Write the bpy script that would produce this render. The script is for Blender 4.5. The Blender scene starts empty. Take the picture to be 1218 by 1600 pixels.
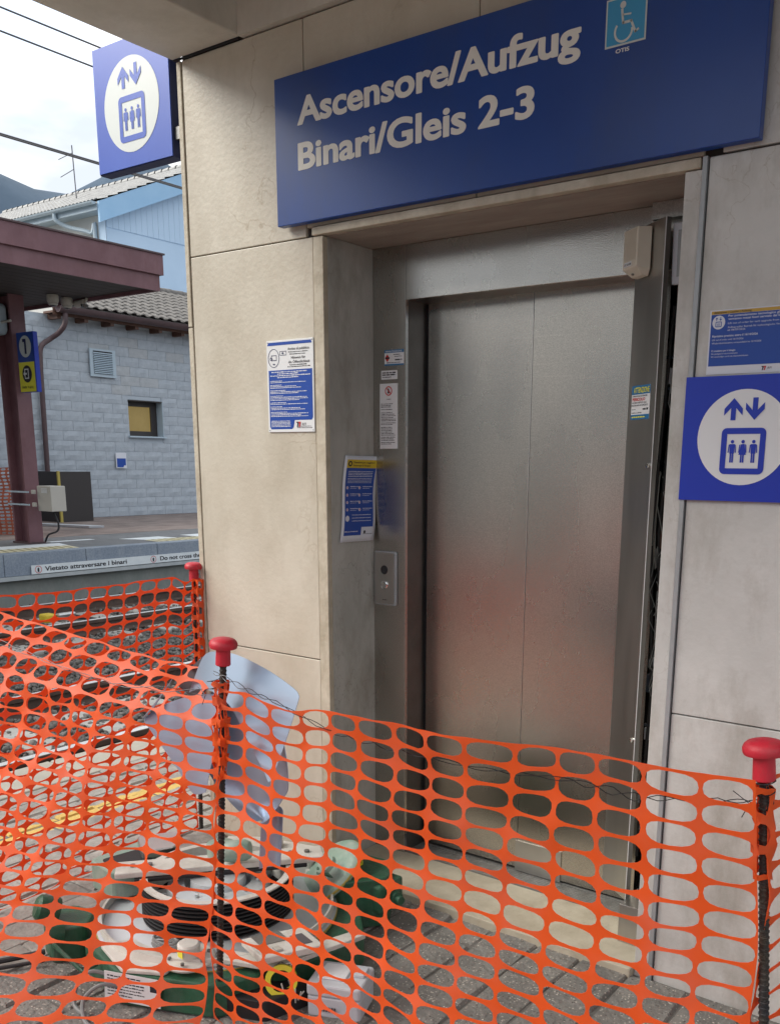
import bpy, math, random
import numpy as np
from mathutils import Vector, Matrix, noise
random.seed(7)
S = bpy.context.scene
R = math.radians

# ------------------------------------------------------------------ camera
cam_d = bpy.data.cameras.new('camera'); cam = bpy.data.objects.new('camera', cam_d)
S.collection.objects.link(cam); S.camera = cam
yaw, pitch, roll = .622475, .231564, .0105176
cy_, sy_, cp_, sp_ = math.cos(yaw), math.sin(yaw), math.cos(pitch), math.sin(pitch)
f0 = Vector((-sy_, cy_, 0)); r0 = Vector((cy_, sy_, 0)); u0 = Vector((0, 0, 1))
fw = f0*cp_ - u0*sp_; up = u0*cp_ + f0*sp_
rt = r0*math.cos(roll) + up*math.sin(roll); up = up*math.cos(roll) - r0*math.sin(roll)
M = Matrix.Identity(4)
for i in range(3):
    M[i][0] = rt[i]; M[i][1] = up[i]; M[i][2] = -fw[i]
M.translation = Vector((0, -2.47, 1.5)); cam.matrix_world = M
cam_d.sensor_fit = 'HORIZONTAL'; cam_d.sensor_width = 36; cam_d.lens = 1475.285/1218*36
cam_d.shift_x = -.0596; cam_d.shift_y = .2234
cam_d.clip_start = .05; cam_d.clip_end = 6000

# ------------------------------------------------------------------ sky and sun
SUN_EL, SUN_AZ = R(36), R(-128)          # azimuth from +Y towards +X
W = bpy.data.worlds.new('World'); S.world = W; W.use_nodes = True
nt = W.node_tree; nt.nodes.clear(); N = nt.nodes.new; Lk = nt.links.new
wo = N('ShaderNodeOutputWorld'); bg = N('ShaderNodeBackground'); bg.inputs['Strength'].default_value = .13
sky = N('ShaderNodeTexSky'); sky.sky_type = 'NISHITA'; sky.sun_disc = False
sky.sun_elevation = SUN_EL; sky.sun_rotation = SUN_AZ; sky.air_density = 1.1; sky.dust_density = 1.5
tc = N('ShaderNodeTexCoord'); mp = N('ShaderNodeMapping'); mp.inputs['Scale'].default_value = (1, 1, 2.6)
n1 = N('ShaderNodeTexNoise'); n1.inputs['Scale'].default_value = 2.3; n1.inputs['Detail'].default_value = 9; n1.inputs['Roughness'].default_value = .55
cr = N('ShaderNodeValToRGB'); cr.color_ramp.elements[0].position = .24; cr.color_ramp.elements[1].position = .44
n2 = N('ShaderNodeTexNoise'); n2.inputs['Scale'].default_value = 3.1; n2.inputs['Detail'].default_value = 7
cc = N('ShaderNodeValToRGB'); cc.color_ramp.elements[0].position = .40; cc.color_ramp.elements[1].position = .62
cc.color_ramp.elements[0].color = (2.3, 2.5, 2.8, 1); cc.color_ramp.elements[1].color = (4.5, 4.45, 4.3, 1)
mx = N('ShaderNodeMix'); mx.data_type = 'RGBA'
Lk(tc.outputs['Generated'], mp.inputs[0]); Lk(mp.outputs[0], n1.inputs['Vector']); Lk(n1.outputs['Fac'], cr.inputs[0])
Lk(mp.outputs[0], n2.inputs['Vector']); Lk(n2.outputs['Fac'], cc.inputs[0])
Lk(cr.outputs[0], mx.inputs[0]); Lk(sky.outputs[0], mx.inputs[6]); Lk(cc.outputs[0], mx.inputs[7])
Lk(mx.outputs[2], bg.inputs[0]); Lk(bg.outputs[0], wo.inputs[0])
sd = bpy.data.lights.new('sun', 'SUN'); sd.energy = 1.2; sd.angle = R(32); sd.color = (1, .95, .86)
sun = bpy.data.objects.new('sun', sd); S.collection.objects.link(sun)
sdir = Vector((math.sin(SUN_AZ)*math.cos(SUN_EL), math.cos(SUN_AZ)*math.cos(SUN_EL), math.sin(SUN_EL)))
sun.rotation_euler = sdir.to_track_quat('Z', 'Y').to_euler()
S.view_settings.view_transform = 'Standard'; S.view_settings.look = 'None'
S.view_settings.exposure = 1.55; S.view_settings.gamma = 1; S.view_settings.use_curve_mapping = False
S.render.engine = 'CYCLES'

# ------------------------------------------------------------------ materials
def mat(name, c1, c2=None, scale=8, rough=.7, metal=0, bump=0, bscale=None, c3=None, c3pos=.72, detail=6, coat=0,
        rvar=0, crack=0, crack_scale=3, crack_col=(.2, .17, .13), stretch=(1, 1, 1), spec=.5, grime=None, ior=None):
    m = bpy.data.materials.new(name); m.use_nodes = True
    t = m.node_tree; n = t.nodes; b = n['Principled BSDF']
    c4 = lambda c: (c[0], c[1], c[2], 1)
    b.inputs['Base Color'].default_value = c4(c1)
    b.inputs['Roughness'].default_value = rough; b.inputs['Metallic'].default_value = metal
    b.inputs['Specular IOR Level'].default_value = spec
    b.inputs['Coat Weight'].default_value = coat
    if c2 is None and not bump and not rvar: return m
    g = n.new('ShaderNodeNewGeometry'); mpn = n.new('ShaderNodeMapping'); mpn.inputs['Scale'].default_value = stretch
    t.links.new(g.outputs['Position'], mpn.inputs[0])
    no = n.new('ShaderNodeTexNoise'); no.inputs['Scale'].default_value = scale; no.inputs['Detail'].default_value = detail
    no.inputs['Roughness'].default_value = .62
    t.links.new(mpn.outputs[0], no.inputs['Vector'])
    col = None
    if c2 is not None:
        rp = n.new('ShaderNodeValToRGB'); rp.color_ramp.elements[0].position = .34; rp.color_ramp.elements[1].position = .66
        rp.color_ramp.elements[0].color = c4(c1); rp.color_ramp.elements[1].color = c4(c2)
        if c3 is not None:
            e = rp.color_ramp.elements.new(c3pos); e.color = c4(c3)
        t.links.new(no.outputs['Fac'], rp.inputs[0]); col = rp.outputs[0]
    if crack:
        nv = n.new('ShaderNodeTexNoise'); nv.inputs['Scale'].default_value = crack_scale*1.5; nv.inputs['Detail'].default_value = 5
        t.links.new(mpn.outputs[0], nv.inputs['Vector'])
        ad = n.new('ShaderNodeMix'); ad.data_type = 'VECTOR'; ad.inputs[0].default_value = .35
        t.links.new(mpn.outputs[0], ad.inputs[4]); t.links.new(nv.outputs['Color'], ad.inputs[5])
        vo = n.new('ShaderNodeTexVoronoi'); vo.feature = 'DISTANCE_TO_EDGE'; vo.inputs['Scale'].default_value = crack_scale
        t.links.new(ad.outputs[1], vo.inputs['Vector'])
        r2 = n.new('ShaderNodeValToRGB'); r2.color_ramp.elements[0].position = 0; r2.color_ramp.elements[1].position = .012
        r2.color_ramp.elements[0].color = (crack,)*3+(1,); r2.color_ramp.elements[1].color = (0, 0, 0, 1)
        t.links.new(vo.outputs['Distance'], r2.inputs[0])
        big = n.new('ShaderNodeTexNoise'); big.inputs['Scale'].default_value = 1.7
        t.links.new(mpn.outputs[0], big.inputs['Vector'])
        br = n.new('ShaderNodeValToRGB'); br.color_ramp.elements[0].position = .48; br.color_ramp.elements[1].position = .6
        t.links.new(big.outputs['Fac'], br.inputs[0])
        mu = n.new('ShaderNodeMath'); mu.operation = 'MULTIPLY'
        t.links.new(r2.outputs[0], mu.inputs[0]); t.links.new(br.outputs[0], mu.inputs[1])
        mi = n.new('ShaderNodeMix'); mi.data_type = 'RGBA'; mi.inputs[7].default_value = c4(crack_col)
        t.links.new(mu.outputs[0], mi.inputs[0]); t.links.new(col, mi.inputs[6]); col = mi.outputs[2]
    if grime:
        gc, gs, ga = grime
        gn = n.new('ShaderNodeTexNoise'); gn.inputs['Scale'].default_value = gs; gn.inputs['Detail'].default_value = 8; gn.inputs['Roughness'].default_value = .7
        gm = n.new('ShaderNodeMapping'); gm.inputs['Scale'].default_value = (1, 1, .45)
        t.links.new(g.outputs['Position'], gm.inputs[0]); t.links.new(gm.outputs[0], gn.inputs['Vector'])
        gr = n.new('ShaderNodeValToRGB'); gr.color_ramp.elements[0].position = .47; gr.color_ramp.elements[1].position = .68
        gr.color_ramp.elements[1].color = (ga,)*3+(1,)
        t.links.new(gn.outputs['Fac'], gr.inputs[0])
        mi = n.new('ShaderNodeMix'); mi.data_type = 'RGBA'; mi.inputs[7].default_value = c4(gc)
        t.links.new(gr.outputs[0], mi.inputs[0])
        if col is None: mi.inputs[6].default_value = c4(c1)
        else: t.links.new(col, mi.inputs[6])
        col = mi.outputs[2]
    if col is not None: t.links.new(col, b.inputs['Base Color'])
    if rvar:
        mr = n.new('ShaderNodeMapRange'); mr.inputs[1].default_value = .3; mr.inputs[2].default_value = .7
        mr.inputs[3].default_value = rough-rvar; mr.inputs[4].default_value = rough+rvar
        rn = n.new('ShaderNodeTexNoise'); rn.inputs['Scale'].default_value = scale*1.7; rn.inputs['Detail'].default_value = 8
        t.links.new(mpn.outputs[0], rn.inputs['Vector'])
        t.links.new(rn.outputs['Fac'], mr.inputs[0]); t.links.new(mr.outputs[0], b.inputs['Roughness'])
    if bump:
        bn = n.new('ShaderNodeTexNoise'); bn.inputs['Scale'].default_value = bscale or scale*6; bn.inputs['Detail'].default_value = 5
        t.links.new(mpn.outputs[0], bn.inputs['Vector'])
        bu = n.new('ShaderNodeBump'); bu.inputs['Strength'].default_value = bump; bu.inputs['Distance'].default_value = .01
        t.links.new(bn.outputs['Fac'], bu.inputs['Height']); t.links.new(bu.outputs[0], b.inputs['Normal'])
    return m

def linen_steel(name, base, rough, pitch=.0042, depth=.5, smear=None):
    m = mat(name, base, tuple(v*.93 for v in base), scale=2.6, rough=rough, metal=1, rvar=.035, stretch=(1, 1, .5))
    t = m.node_tree; n = t.nodes; b = n['Principled BSDF']
    g = n.new('ShaderNodeNewGeometry')
    v = n.new('ShaderNodeTexVoronoi'); v.inputs['Scale'].default_value = 1/pitch; t.links.new(g.outputs['Position'], v.inputs['Vector'])
    bu = n.new('ShaderNodeBump'); bu.inputs['Strength'].default_value = depth; bu.inputs['Distance'].default_value = .0006
    t.links.new(v.outputs['Distance'], bu.inputs['Height']); t.links.new(bu.outputs[0], b.inputs['Normal'])
    # woven speckle and long rub marks in the metal itself
    src = b.inputs['Base Color'].links[0].from_socket
    mp_ = n.new('ShaderNodeMapping'); mp_.inputs['Scale'].default_value = (1.2, 1.2, 55); mp_.inputs['Rotation'].default_value = (0, .03, 0); t.links.new(g.outputs['Position'], mp_.inputs[0])
    sc = n.new('ShaderNodeTexNoise'); sc.inputs['Scale'].default_value = 2.2; sc.inputs['Detail'].default_value = 5; t.links.new(mp_.outputs[0], sc.inputs['Vector'])
    r1 = n.new('ShaderNodeValToRGB'); r1.color_ramp.elements[0].position = .60; r1.color_ramp.elements[1].position = .72; r1.color_ramp.elements[1].color = (.18, .18, .18, 1); t.links.new(sc.outputs['Fac'], r1.inputs[0])
    mk = n.new('ShaderNodeTexNoise'); mk.inputs['Scale'].default_value = 2.0; t.links.new(g.outputs['Position'], mk.inputs['Vector'])
    r2 = n.new('ShaderNodeValToRGB'); r2.color_ramp.elements[0].position = .45; r2.color_ramp.elements[1].position = .62; t.links.new(mk.outputs['Fac'], r2.inputs[0])
    mu = n.new('ShaderNodeMath'); mu.operation = 'MULTIPLY'; t.links.new(r1.outputs[0], mu.inputs[0]); t.links.new(r2.outputs[0], mu.inputs[1])
    mi = n.new('ShaderNodeMix'); mi.data_type = 'RGBA'; mi.inputs[7].default_value = tuple(min(1, x*1.6) for x in base)+(1,); t.links.new(mu.outputs[0], mi.inputs[0]); t.links.new(src, mi.inputs[6])
    sp = n.new('ShaderNodeTexNoise'); sp.inputs['Scale'].default_value = 300; sp.inputs['Detail'].default_value = 2; t.links.new(g.outputs['Position'], sp.inputs['Vector'])
    r3 = n.new('ShaderNodeMapRange'); r3.inputs[1].default_value = .3; r3.inputs[2].default_value = .7; r3.inputs[3].default_value = .80; r3.inputs[4].default_value = 1.16; t.links.new(sp.outputs['Fac'], r3.inputs[0])
    ml = n.new('ShaderNodeMix'); ml.data_type = 'RGBA'; ml.blend_type = 'MULTIPLY'; ml.inputs[0].default_value = 1; t.links.new(mi.outputs[2], ml.inputs[6]); t.links.new(r3.outputs[0], ml.inputs[7])
    t.links.new(ml.outputs[2], b.inputs['Base Color'])
    return m

MAT = {}
MAT['cream'] = mat('limestone_warm_lit', (.53, .48, .39), (.62, .58, .49), scale=3.2, rough=.42, bump=.12, bscale=60, crack=.5, crack_scale=3.4, crack_col=(.30, .22, .13), grime=((.40, .355, .275), 2.5, .6))  # warm light on the left wall is put into this stone colour
MAT['creamedge'] = mat('cream_stone_edge', (.44, .39, .30), (.58, .53, .43), scale=14, rough=.6, bump=.2, bscale=60, grime=((.25, .2, .13), 9, .5))
MAT['grey'] = mat('limestone_cool_lit', (.54, .54, .52), (.63, .63, .61), scale=5, rough=.45, bump=.12, bscale=70, c3=(.68, .675, .65), c3pos=.72, crack=.4, crack_scale=5, crack_col=(.3, .26, .2), grime=((.33, .31, .27), 3.5, .8))  # same stone on the right, its cooler light mixed into the colour
MAT['reveal'] = mat('reveal_stone_dim_lit', (.36, .36, .335), (.47, .47, .44), scale=5, rough=.5, bump=.15, bscale=50, crack=.5, crack_scale=6, crack_col=(.15, .13, .1), grime=((.19, .17, .13), 6, .6), stretch=(1, 1, .6))  # dimmer light in the reveal is put into this stone tone
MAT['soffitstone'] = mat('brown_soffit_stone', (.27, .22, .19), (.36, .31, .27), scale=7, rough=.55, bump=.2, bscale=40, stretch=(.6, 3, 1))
MAT['concrete'] = mat('painted_concrete', (.58, .55, .49), (.66, .63, .56), scale=4, rough=.8, bump=.12, bscale=50, grime=((.38, .35, .29), 1.6, .6))
MAT['joint'] = mat('dark_joint', (.05, .045, .04), rough=.9)
MAT['slab'] = mat('threshold_limestone', (.42, .38, .29), (.52, .48, .38), scale=9, rough=.6, bump=.15, crack=.6, crack_scale=9, crack_col=(.25, .2, .12), grime=((.3, .25, .18), 5, .6))
MAT['steel'] = linen_steel('linen_steel', (.50, .485, .45), .27, depth=.18)
MAT['door'] = linen_steel('linen_steel_door', (.52, .485, .43), .27, pitch=.0046, depth=.09)
MAT['steelplain'] = mat('brushed_steel', (.56, .55, .53), (.46, .455, .44), scale=4, rough=.34, metal=1, rvar=.07, stretch=(1, 1, .15))
MAT['steeldark'] = mat('dark_satin_steel', (.25, .245, .24), (.19, .185, .18), scale=5, rough=.38, metal=.9, rvar=.06)
MAT['chrome'] = mat('bright_steel', (.75, .75, .74), rough=.14, metal=1)
MAT['alu'] = mat('grooved_aluminium', (.30, .30, .29), (.2, .2, .19), scale=20, rough=.55, metal=.6)
MAT['edgeglint'] = mat('edge_glint_paint', (.75, .76, .78), rough=.4)  # pale colour stands in for light glinting off the steel edge
MAT['greyalu'] = mat('grey_metal_strip', (.42, .45, .47), (.34, .36, .37), scale=10, rough=.5, metal=.4)
MAT['blue'] = mat('navy_sign_enamel', (.008, .052, .27), (.010, .062, .31), scale=2, rough=.28, grime=((.03, .06, .17), 3, .5))
MAT['bluebox'] = mat('blue_lightbox_face', (.02, .075, .45), (.03, .095, .50), scale=2, rough=.3)
MAT['bluebright'] = mat('cobalt_blue_print', (.010, .038, .43), rough=.35)
MAT['bluedark'] = mat('dark_blue_frame', (.012, .02, .09), rough=.5)
MAT['posterblue'] = mat('poster_blue', (.012, .065, .36), rough=.35)
MAT['white'] = mat('white_print', (.74, .76, .78), rough=.4)
MAT['signtext'] = mat('off_white_lettering', (.80, .79, .74), (.84, .83, .78), scale=30, rough=.5)
MAT['signcircle'] = mat('pale_circle', (.62, .67, .66), rough=.35)
MAT['paper'] = mat('white_paper', (.68, .71, .78), rough=.6)
MAT['yellow'] = mat('poster_yellow', (.62, .46, .03), rough=.5)
MAT['amber'] = mat('amber_header', (.55, .35, .06), rough=.5)
MAT['ink'] = mat('black_ink', (.02, .02, .03), rough=.6)
MAT['red'] = mat('red_ink', (.55, .02, .02), rough=.5)
MAT['skyblue'] = mat('light_blue_sticker', (.05, .33, .60), rough=.35)
MAT['stickerblue'] = mat('sticker_blue', (.02, .16, .36), rough=.4)
MAT['stickeryel'] = mat('sticker_yellow', (.80, .76, .05), rough=.4)
MAT['beige'] = mat('beige_plastic', (.62, .58, .48), (.68, .64, .54), scale=9, rough=.5)
MAT['greyplastic'] = mat('grey_white_plastic', (.50, .53, .58), (.56, .59, .63), scale=8, rough=.45)
MAT['black'] = mat('black_rubber', (.018, .018, .02), rough=.6)
MAT['dark'] = mat('dark_cavity', (.02, .02, .024), rough=.9)
MAT['pcb'] = mat('dark_circuit', (.02, .035, .06), (.05, .06, .08), scale=60, rough=.5)
MAT['wiregrey'] = mat('grey_wire', (.22, .23, .23), rough=.5)
MAT['capred'] = mat('red_cap_plastic', (.50, .012, .03), (.58, .02, .04), scale=20, rough=.5, bump=.1, bscale=300, grime=((.30, .06, .06), 40, .5))
MAT['rebar'] = mat('rusty_rebar', (.035, .035, .04), (.07, .055, .04), scale=18, rough=.6, metal=.5, bump=.4, bscale=200, c3=(.16, .075, .03), c3pos=.74)
MAT['guard'] = mat('guard_metal_sky_tint', (.36, .45, .58), (.41, .50, .62), scale=3, rough=.32, metal=.6)  # blue of the reflected sky is put into the base colour
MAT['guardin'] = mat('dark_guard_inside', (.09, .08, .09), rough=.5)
MAT['green'] = mat('dark_green_casting', (.020, .085, .045), (.03, .12, .065), scale=16, rough=.45, bump=.2, bscale=120, grime=((.10, .15, .12), 12, .5))
MAT['palegreen'] = mat('worn_pale_green', (.22, .36, .29), (.36, .44, .38), scale=14, rough=.45, metal=.2, bump=.15)
MAT['discblue'] = mat('machined_disc_steel', (.56, .62, .65), (.66, .70, .72), scale=5, rough=.42, metal=.4)
MAT['whiteplate'] = mat('worn_white_plate', (.60, .59, .54), (.70, .69, .64), scale=11, rough=.5, grime=((.35, .33, .28), 8, .5))
MAT['disyellow'] = mat('dull_yellow_edge', (.45, .36, .08), rough=.5)
MAT['maroon'] = mat('maroon_paint', (.16, .075, .09), (.20, .10, .115), scale=3, rough=.5, grime=((.13, .05, .055), 4, .6))
MAT['maroondark'] = mat('dark_maroon_sheet', (.07, .045, .05), (.10, .06, .065), scale=6, rough=.55)
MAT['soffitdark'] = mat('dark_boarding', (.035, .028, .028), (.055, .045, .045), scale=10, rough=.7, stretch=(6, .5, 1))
MAT['wood'] = mat('brown_wood', (.13, .06, .04), (.09, .045, .03), scale=12, rough=.6)
MAT['block'] = mat('split_face_block', (.37, .42, .475), (.44, .49, .545), scale=9, rough=.85, bump=.4, bscale=28)  # blue sky light on the wall is mixed into the block colours
MAT['block2'] = mat('split_face_block_warm', (.38, .41, .44), (.45, .48, .51), scale=9, rough=.85, bump=.4, bscale=28)
MAT['mortar'] = mat('pale_mortar', (.44, .50, .56), rough=.9)
MAT['tile'] = mat('grey_brown_roof_tile', (.11, .105, .10), (.21, .195, .18), scale=9, rough=.7, bump=.3)
MAT['fartile'] = mat('pale_grey_tile', (.34, .34, .34), (.48, .48, .47), scale=3, rough=.75)
MAT['houseblue'] = mat('blue_render_sky_tint', (.46, .60, .76), (.50, .64, .80), scale=.7, rough=.8)  # house paint with the blue of open sky light mixed in
MAT['houseblue2'] = mat('light_blue_board', (.28, .48, .70), (.33, .53, .74), scale=1, rough=.6)
MAT['housecream'] = mat('cream_render', (.56, .56, .54), (.62, .62, .60), scale=1, rough=.85)
MAT['gutter'] = mat('pale_blue_gutter', (.36, .44, .50), (.42, .5, .56), scale=3, rough=.4, metal=.3)
MAT['granite'] = mat('blue_grey_granite', (.17, .21, .27), (.26, .31, .38), scale=40, rough=.75, bump=.2, grime=((.42, .46, .5), 3, .35))
MAT['edgeconc'] = mat('pale_edge_concrete', (.36, .40, .42), (.44, .47, .49), scale=8, rough=.8)
MAT['platwall'] = mat('stained_platform_concrete', (.17, .19, .18), (.27, .29, .28), scale=3, rough=.85, bump=.2, stretch=(1, 1, .35), grime=((.12, .12, .11), 1.5, .6))
MAT['asphalt'] = mat('grey_asphalt', (.12, .13, .145), (.17, .18, .19), scale=12, rough=.7, grime=((.07, .075, .08), 1.2, .6))
MAT['brownpave'] = mat('brown_porphyry', (.17, .13, .12), (.28, .235, .215), scale=6, rough=.85, bump=.5, stretch=(1, .35, 1), grime=((.10, .09, .085), 1.8, .6))
MAT['whitepaint'] = mat('white_platform_paint', (.62, .68, .72), (.72, .77, .80), scale=4, rough=.6)
MAT['tactile'] = mat('worn_yellow_tactile', (.52, .47, .26), (.62, .60, .46), scale=5, rough=.6)
MAT['tactileline'] = mat('tactile_groove', (.30, .26, .15), rough=.7)
MAT['stone'] = mat('porphyry_sett', (.24, .225, .205), (.36, .34, .31), scale=11, rough=.8, bump=.5, bscale=70, c3=(.43, .41, .38), c3pos=.75, grime=((.15, .14, .13), 7, .5))
MAT['ballast'] = mat('ballast_stone', (.10, .095, .09), (.22, .205, .19), scale=9, rough=.85, detail=2)
MAT['ballastbed'] = mat('ballast_bed', (.08, .075, .07), (.15, .14, .13), scale=30, rough=.95, bump=.8)
MAT['sleeper'] = mat('concrete_sleeper', (.33, .33, .31), (.44, .43, .40), scale=7, rough=.85, bump=.2)
MAT['railtop'] = mat('polished_rail_head', (.72, .73, .74), rough=.35, metal=.35)
MAT['railside'] = mat('rusty_rail_web', (.06, .04, .035), (.10, .065, .05), scale=12, rough=.8)
MAT['coping'] = mat('pale_coping_stone', (.33, .31, .265), (.42, .395, .34), scale=6, rough=.75, bump=.2, grime=((.32, .3, .25), 4, .5))
MAT['earth'] = mat('bare_ground', (.13, .125, .115), (.19, .18, .165), scale=3, rough=.95)
MAT['mountain'] = mat('mountain_haze_tint', (.05, .085, .13), (.075, .115, .165), scale=.01, rough=1)  # distant haze is painted in as this bluish slope colour
MAT['glasswarm'] = mat('warm_window_glass', (.12, .09, .035), (.17, .13, .055), scale=2, rough=.25, spec=.3)
MAT['glasswarm'].node_tree.nodes['Principled BSDF'].inputs['Emission Color'].default_value = (.55, .40, .14, 1)
MAT['glasswarm'].node_tree.nodes['Principled BSDF'].inputs['Emission Strength'].default_value = .10
MAT['frame'] = mat('dark_window_frame', (.035, .03, .03), rough=.5)
MAT['ventmat'] = mat('pale_vent_metal', (.42, .52, .60), rough=.5)
MAT['camwhite'] = mat('camera_housing', (.48, .46, .42), rough=.4)
MAT['glassdark'] = mat('dark_dome_glass', (.02, .02, .025), rough=.08, spec=.9)
MAT['cable'] = mat('overhead_cable', (.10, .10, .11), rough=.5)
MAT['tiewire'] = mat('tie_wire_metal', (.05, .05, .055), rough=.35, metal=.8)
MAT['whiteboard'] = mat('pale_plank', (.48, .52, .56), rough=.7)
MAT['pipeblue'] = mat('blue_grey_pipe', (.10, .15, .24), rough=.4)

# aggregate setts near the lift: grey with pale pebbles; a worn yellow line crosses the porphyry ones
def aggregate():
    m = mat('pebble_aggregate', (.16, .155, .145), (.27, .26, .24), scale=7, rough=.85, bump=.9, bscale=60)
    t = m.node_tree; n = t.nodes; b = n['Principled BSDF']
    src = b.inputs['Base Color'].links[0].from_socket
    g = n.new('ShaderNodeNewGeometry'); v = n.new('ShaderNodeTexVoronoi'); v.inputs['Scale'].default_value = 110
    t.links.new(g.outputs['Position'], v.inputs['Vector'])
    r_ = n.new('ShaderNodeValToRGB'); r_.color_ramp.elements[0].position = .27; r_.color_ramp.elements[1].position = .34
    r_.color_ramp.elements[0].color = (1, 1, 1, 1); r_.color_ramp.elements[1].color = (0, 0, 0, 1)
    t.links.new(v.outputs['Distance'], r_.inputs[0])
    c = n.new('ShaderNodeValToRGB'); c.color_ramp.elements[0].position = .25; c.color_ramp.elements[1].position = .8
    c.color_ramp.elements[0].color = (.10, .09, .08, 1); c.color_ramp.elements[1].color = (.60, .56, .49, 1)
    t.links.new(v.outputs['Color'], c.inputs[0])
    nn = n.new('ShaderNodeTexNoise'); nn.inputs['Scale'].default_value = 40
    t.links.new(g.outputs['Position'], nn.inputs['Vector'])
    r3 = n.new('ShaderNodeValToRGB'); r3.color_ramp.elements[0].position = .38; r3.color_ramp.elements[1].position = .5
    t.links.new(nn.outputs['Fac'], r3.inputs[0])
    mu = n.new('ShaderNodeMath'); mu.operation = 'MULTIPLY'; t.links.new(r_.outputs[0], mu.inputs[0]); t.links.new(r3.outputs[0], mu.inputs[1])
    mi = n.new('ShaderNodeMix'); mi.data_type = 'RGBA'; t.links.new(mu.outputs[0], mi.inputs[0])
    t.links.new(src, mi.inputs[6]); t.links.new(c.outputs[0], mi.inputs[7]); t.links.new(mi.outputs[2], b.inputs['Base Color'])
    return m
MAT['aggregate'] = aggregate()
def line_paint():
    m = MAT['stone']; t = m.node_tree; n = t.nodes; b = n['Principled BSDF']
    src = b.inputs['Base Color'].links[0].from_socket
    g = n.new('ShaderNodeNewGeometry'); sx = n.new('ShaderNodeSeparateXYZ'); t.links.new(g.outputs['Position'], sx.inputs[0])
    nn = n.new('ShaderNodeTexNoise'); nn.inputs['Scale'].default_value = 14; nn.inputs['Detail'].default_value = 6
    t.links.new(g.outputs['Position'], nn.inputs['Vector'])
    a = n.new('ShaderNodeMath'); a.operation = 'ADD'; a.inputs[1].default_value = 3.51; t.links.new(sx.outputs[0], a.inputs[0])
    ab = n.new('ShaderNodeMath'); ab.operation = 'ABSOLUTE'; t.links.new(a.outputs[0], ab.inputs[0])
    w = n.new('ShaderNodeMath'); w.operation = 'MULTIPLY_ADD'; w.inputs[1].default_value = .08; t.links.new(nn.outputs['Fac'], w.inputs[0]); t.links.new(ab.outputs[0], w.inputs[2])
    r_ = n.new('ShaderNodeValToRGB'); r_.color_ramp.elements[0].position = .092; r_.color_ramp.elements[1].position = .104
    r_.color_ramp.elements[0].color = (.9, .9, .9, 1); r_.color_ramp.elements[1].color = (0, 0, 0, 1)
    t.links.new(w.outputs[0], r_.inputs[0])
    mi = n.new('ShaderNodeMix'); mi.data_type = 'RGBA'; mi.inputs[7].default_value = (.62, .42, .10, 1)
    t.links.new(r_.outputs[0], mi.inputs[0]); t.links.new(src, mi.inputs[6]); t.links.new(mi.outputs[2], b.inputs['Base Color'])
line_paint()
def net_mat():
    m = bpy.data.materials.new('orange_net_plastic'); m.use_nodes = True; t = m.node_tree; n = t.nodes; b = n['Principled BSDF']
    b.inputs['Base Color'].default_value = (.86, .145, .02, 1); b.inputs['Roughness'].default_value = .5
    tr = n.new('ShaderNodeBsdfTranslucent'); tr.inputs[0].default_value = (1, .18, .03, 1)
    mx_ = n.new('ShaderNodeMixShader'); mx_.inputs[0].default_value = .40
    t.links.new(b.outputs[0], mx_.inputs[1]); t.links.new(tr.outputs[0], mx_.inputs[2]); t.links.new(mx_.outputs[0], n['Material Output'].inputs[0])
    g = n.new('ShaderNodeNewGeometry'); nn = n.new('ShaderNodeTexNoise'); nn.inputs['Scale'].default_value = 9; nn.inputs['Detail'].default_value = 6
    t.links.new(g.outputs['Position'], nn.inputs['Vector'])
    rp = n.new('ShaderNodeValToRGB'); rp.color_ramp.elements[0].position = .45; rp.color_ramp.elements[0].color = (.84, .13, .018, 1)
    rp.color_ramp.elements[1].position = .75; rp.color_ramp.elements[1].color = (.80, .17, .075, 1)
    t.links.new(nn.outputs['Fac'], rp.inputs[0]); t.links.new(rp.outputs[0], b.inputs['Base Color'])
    return m
MAT['net'] = net_mat()
MAT['fadednet'] = mat('faded_net_plastic', (.42, .10, .05), (.50, .15, .09), scale=6, rough=.6)

# ------------------------------------------------------------------ building helpers
ORG = {}
def tag(o, label=None, cat=None, group=None, kind=None):
    if label: o['label'] = label
    if cat: o['category'] = cat
    if group: o['group'] = group
    if kind: o['kind'] = kind
    return o
def thing(name, label, cat, loc, group=None):
    o = bpy.data.objects.new(name, None); S.collection.objects.link(o); o.location = loc
    o.empty_display_size = .1
    ORG[o] = Vector(loc); return tag(o, label, cat, group)

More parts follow.
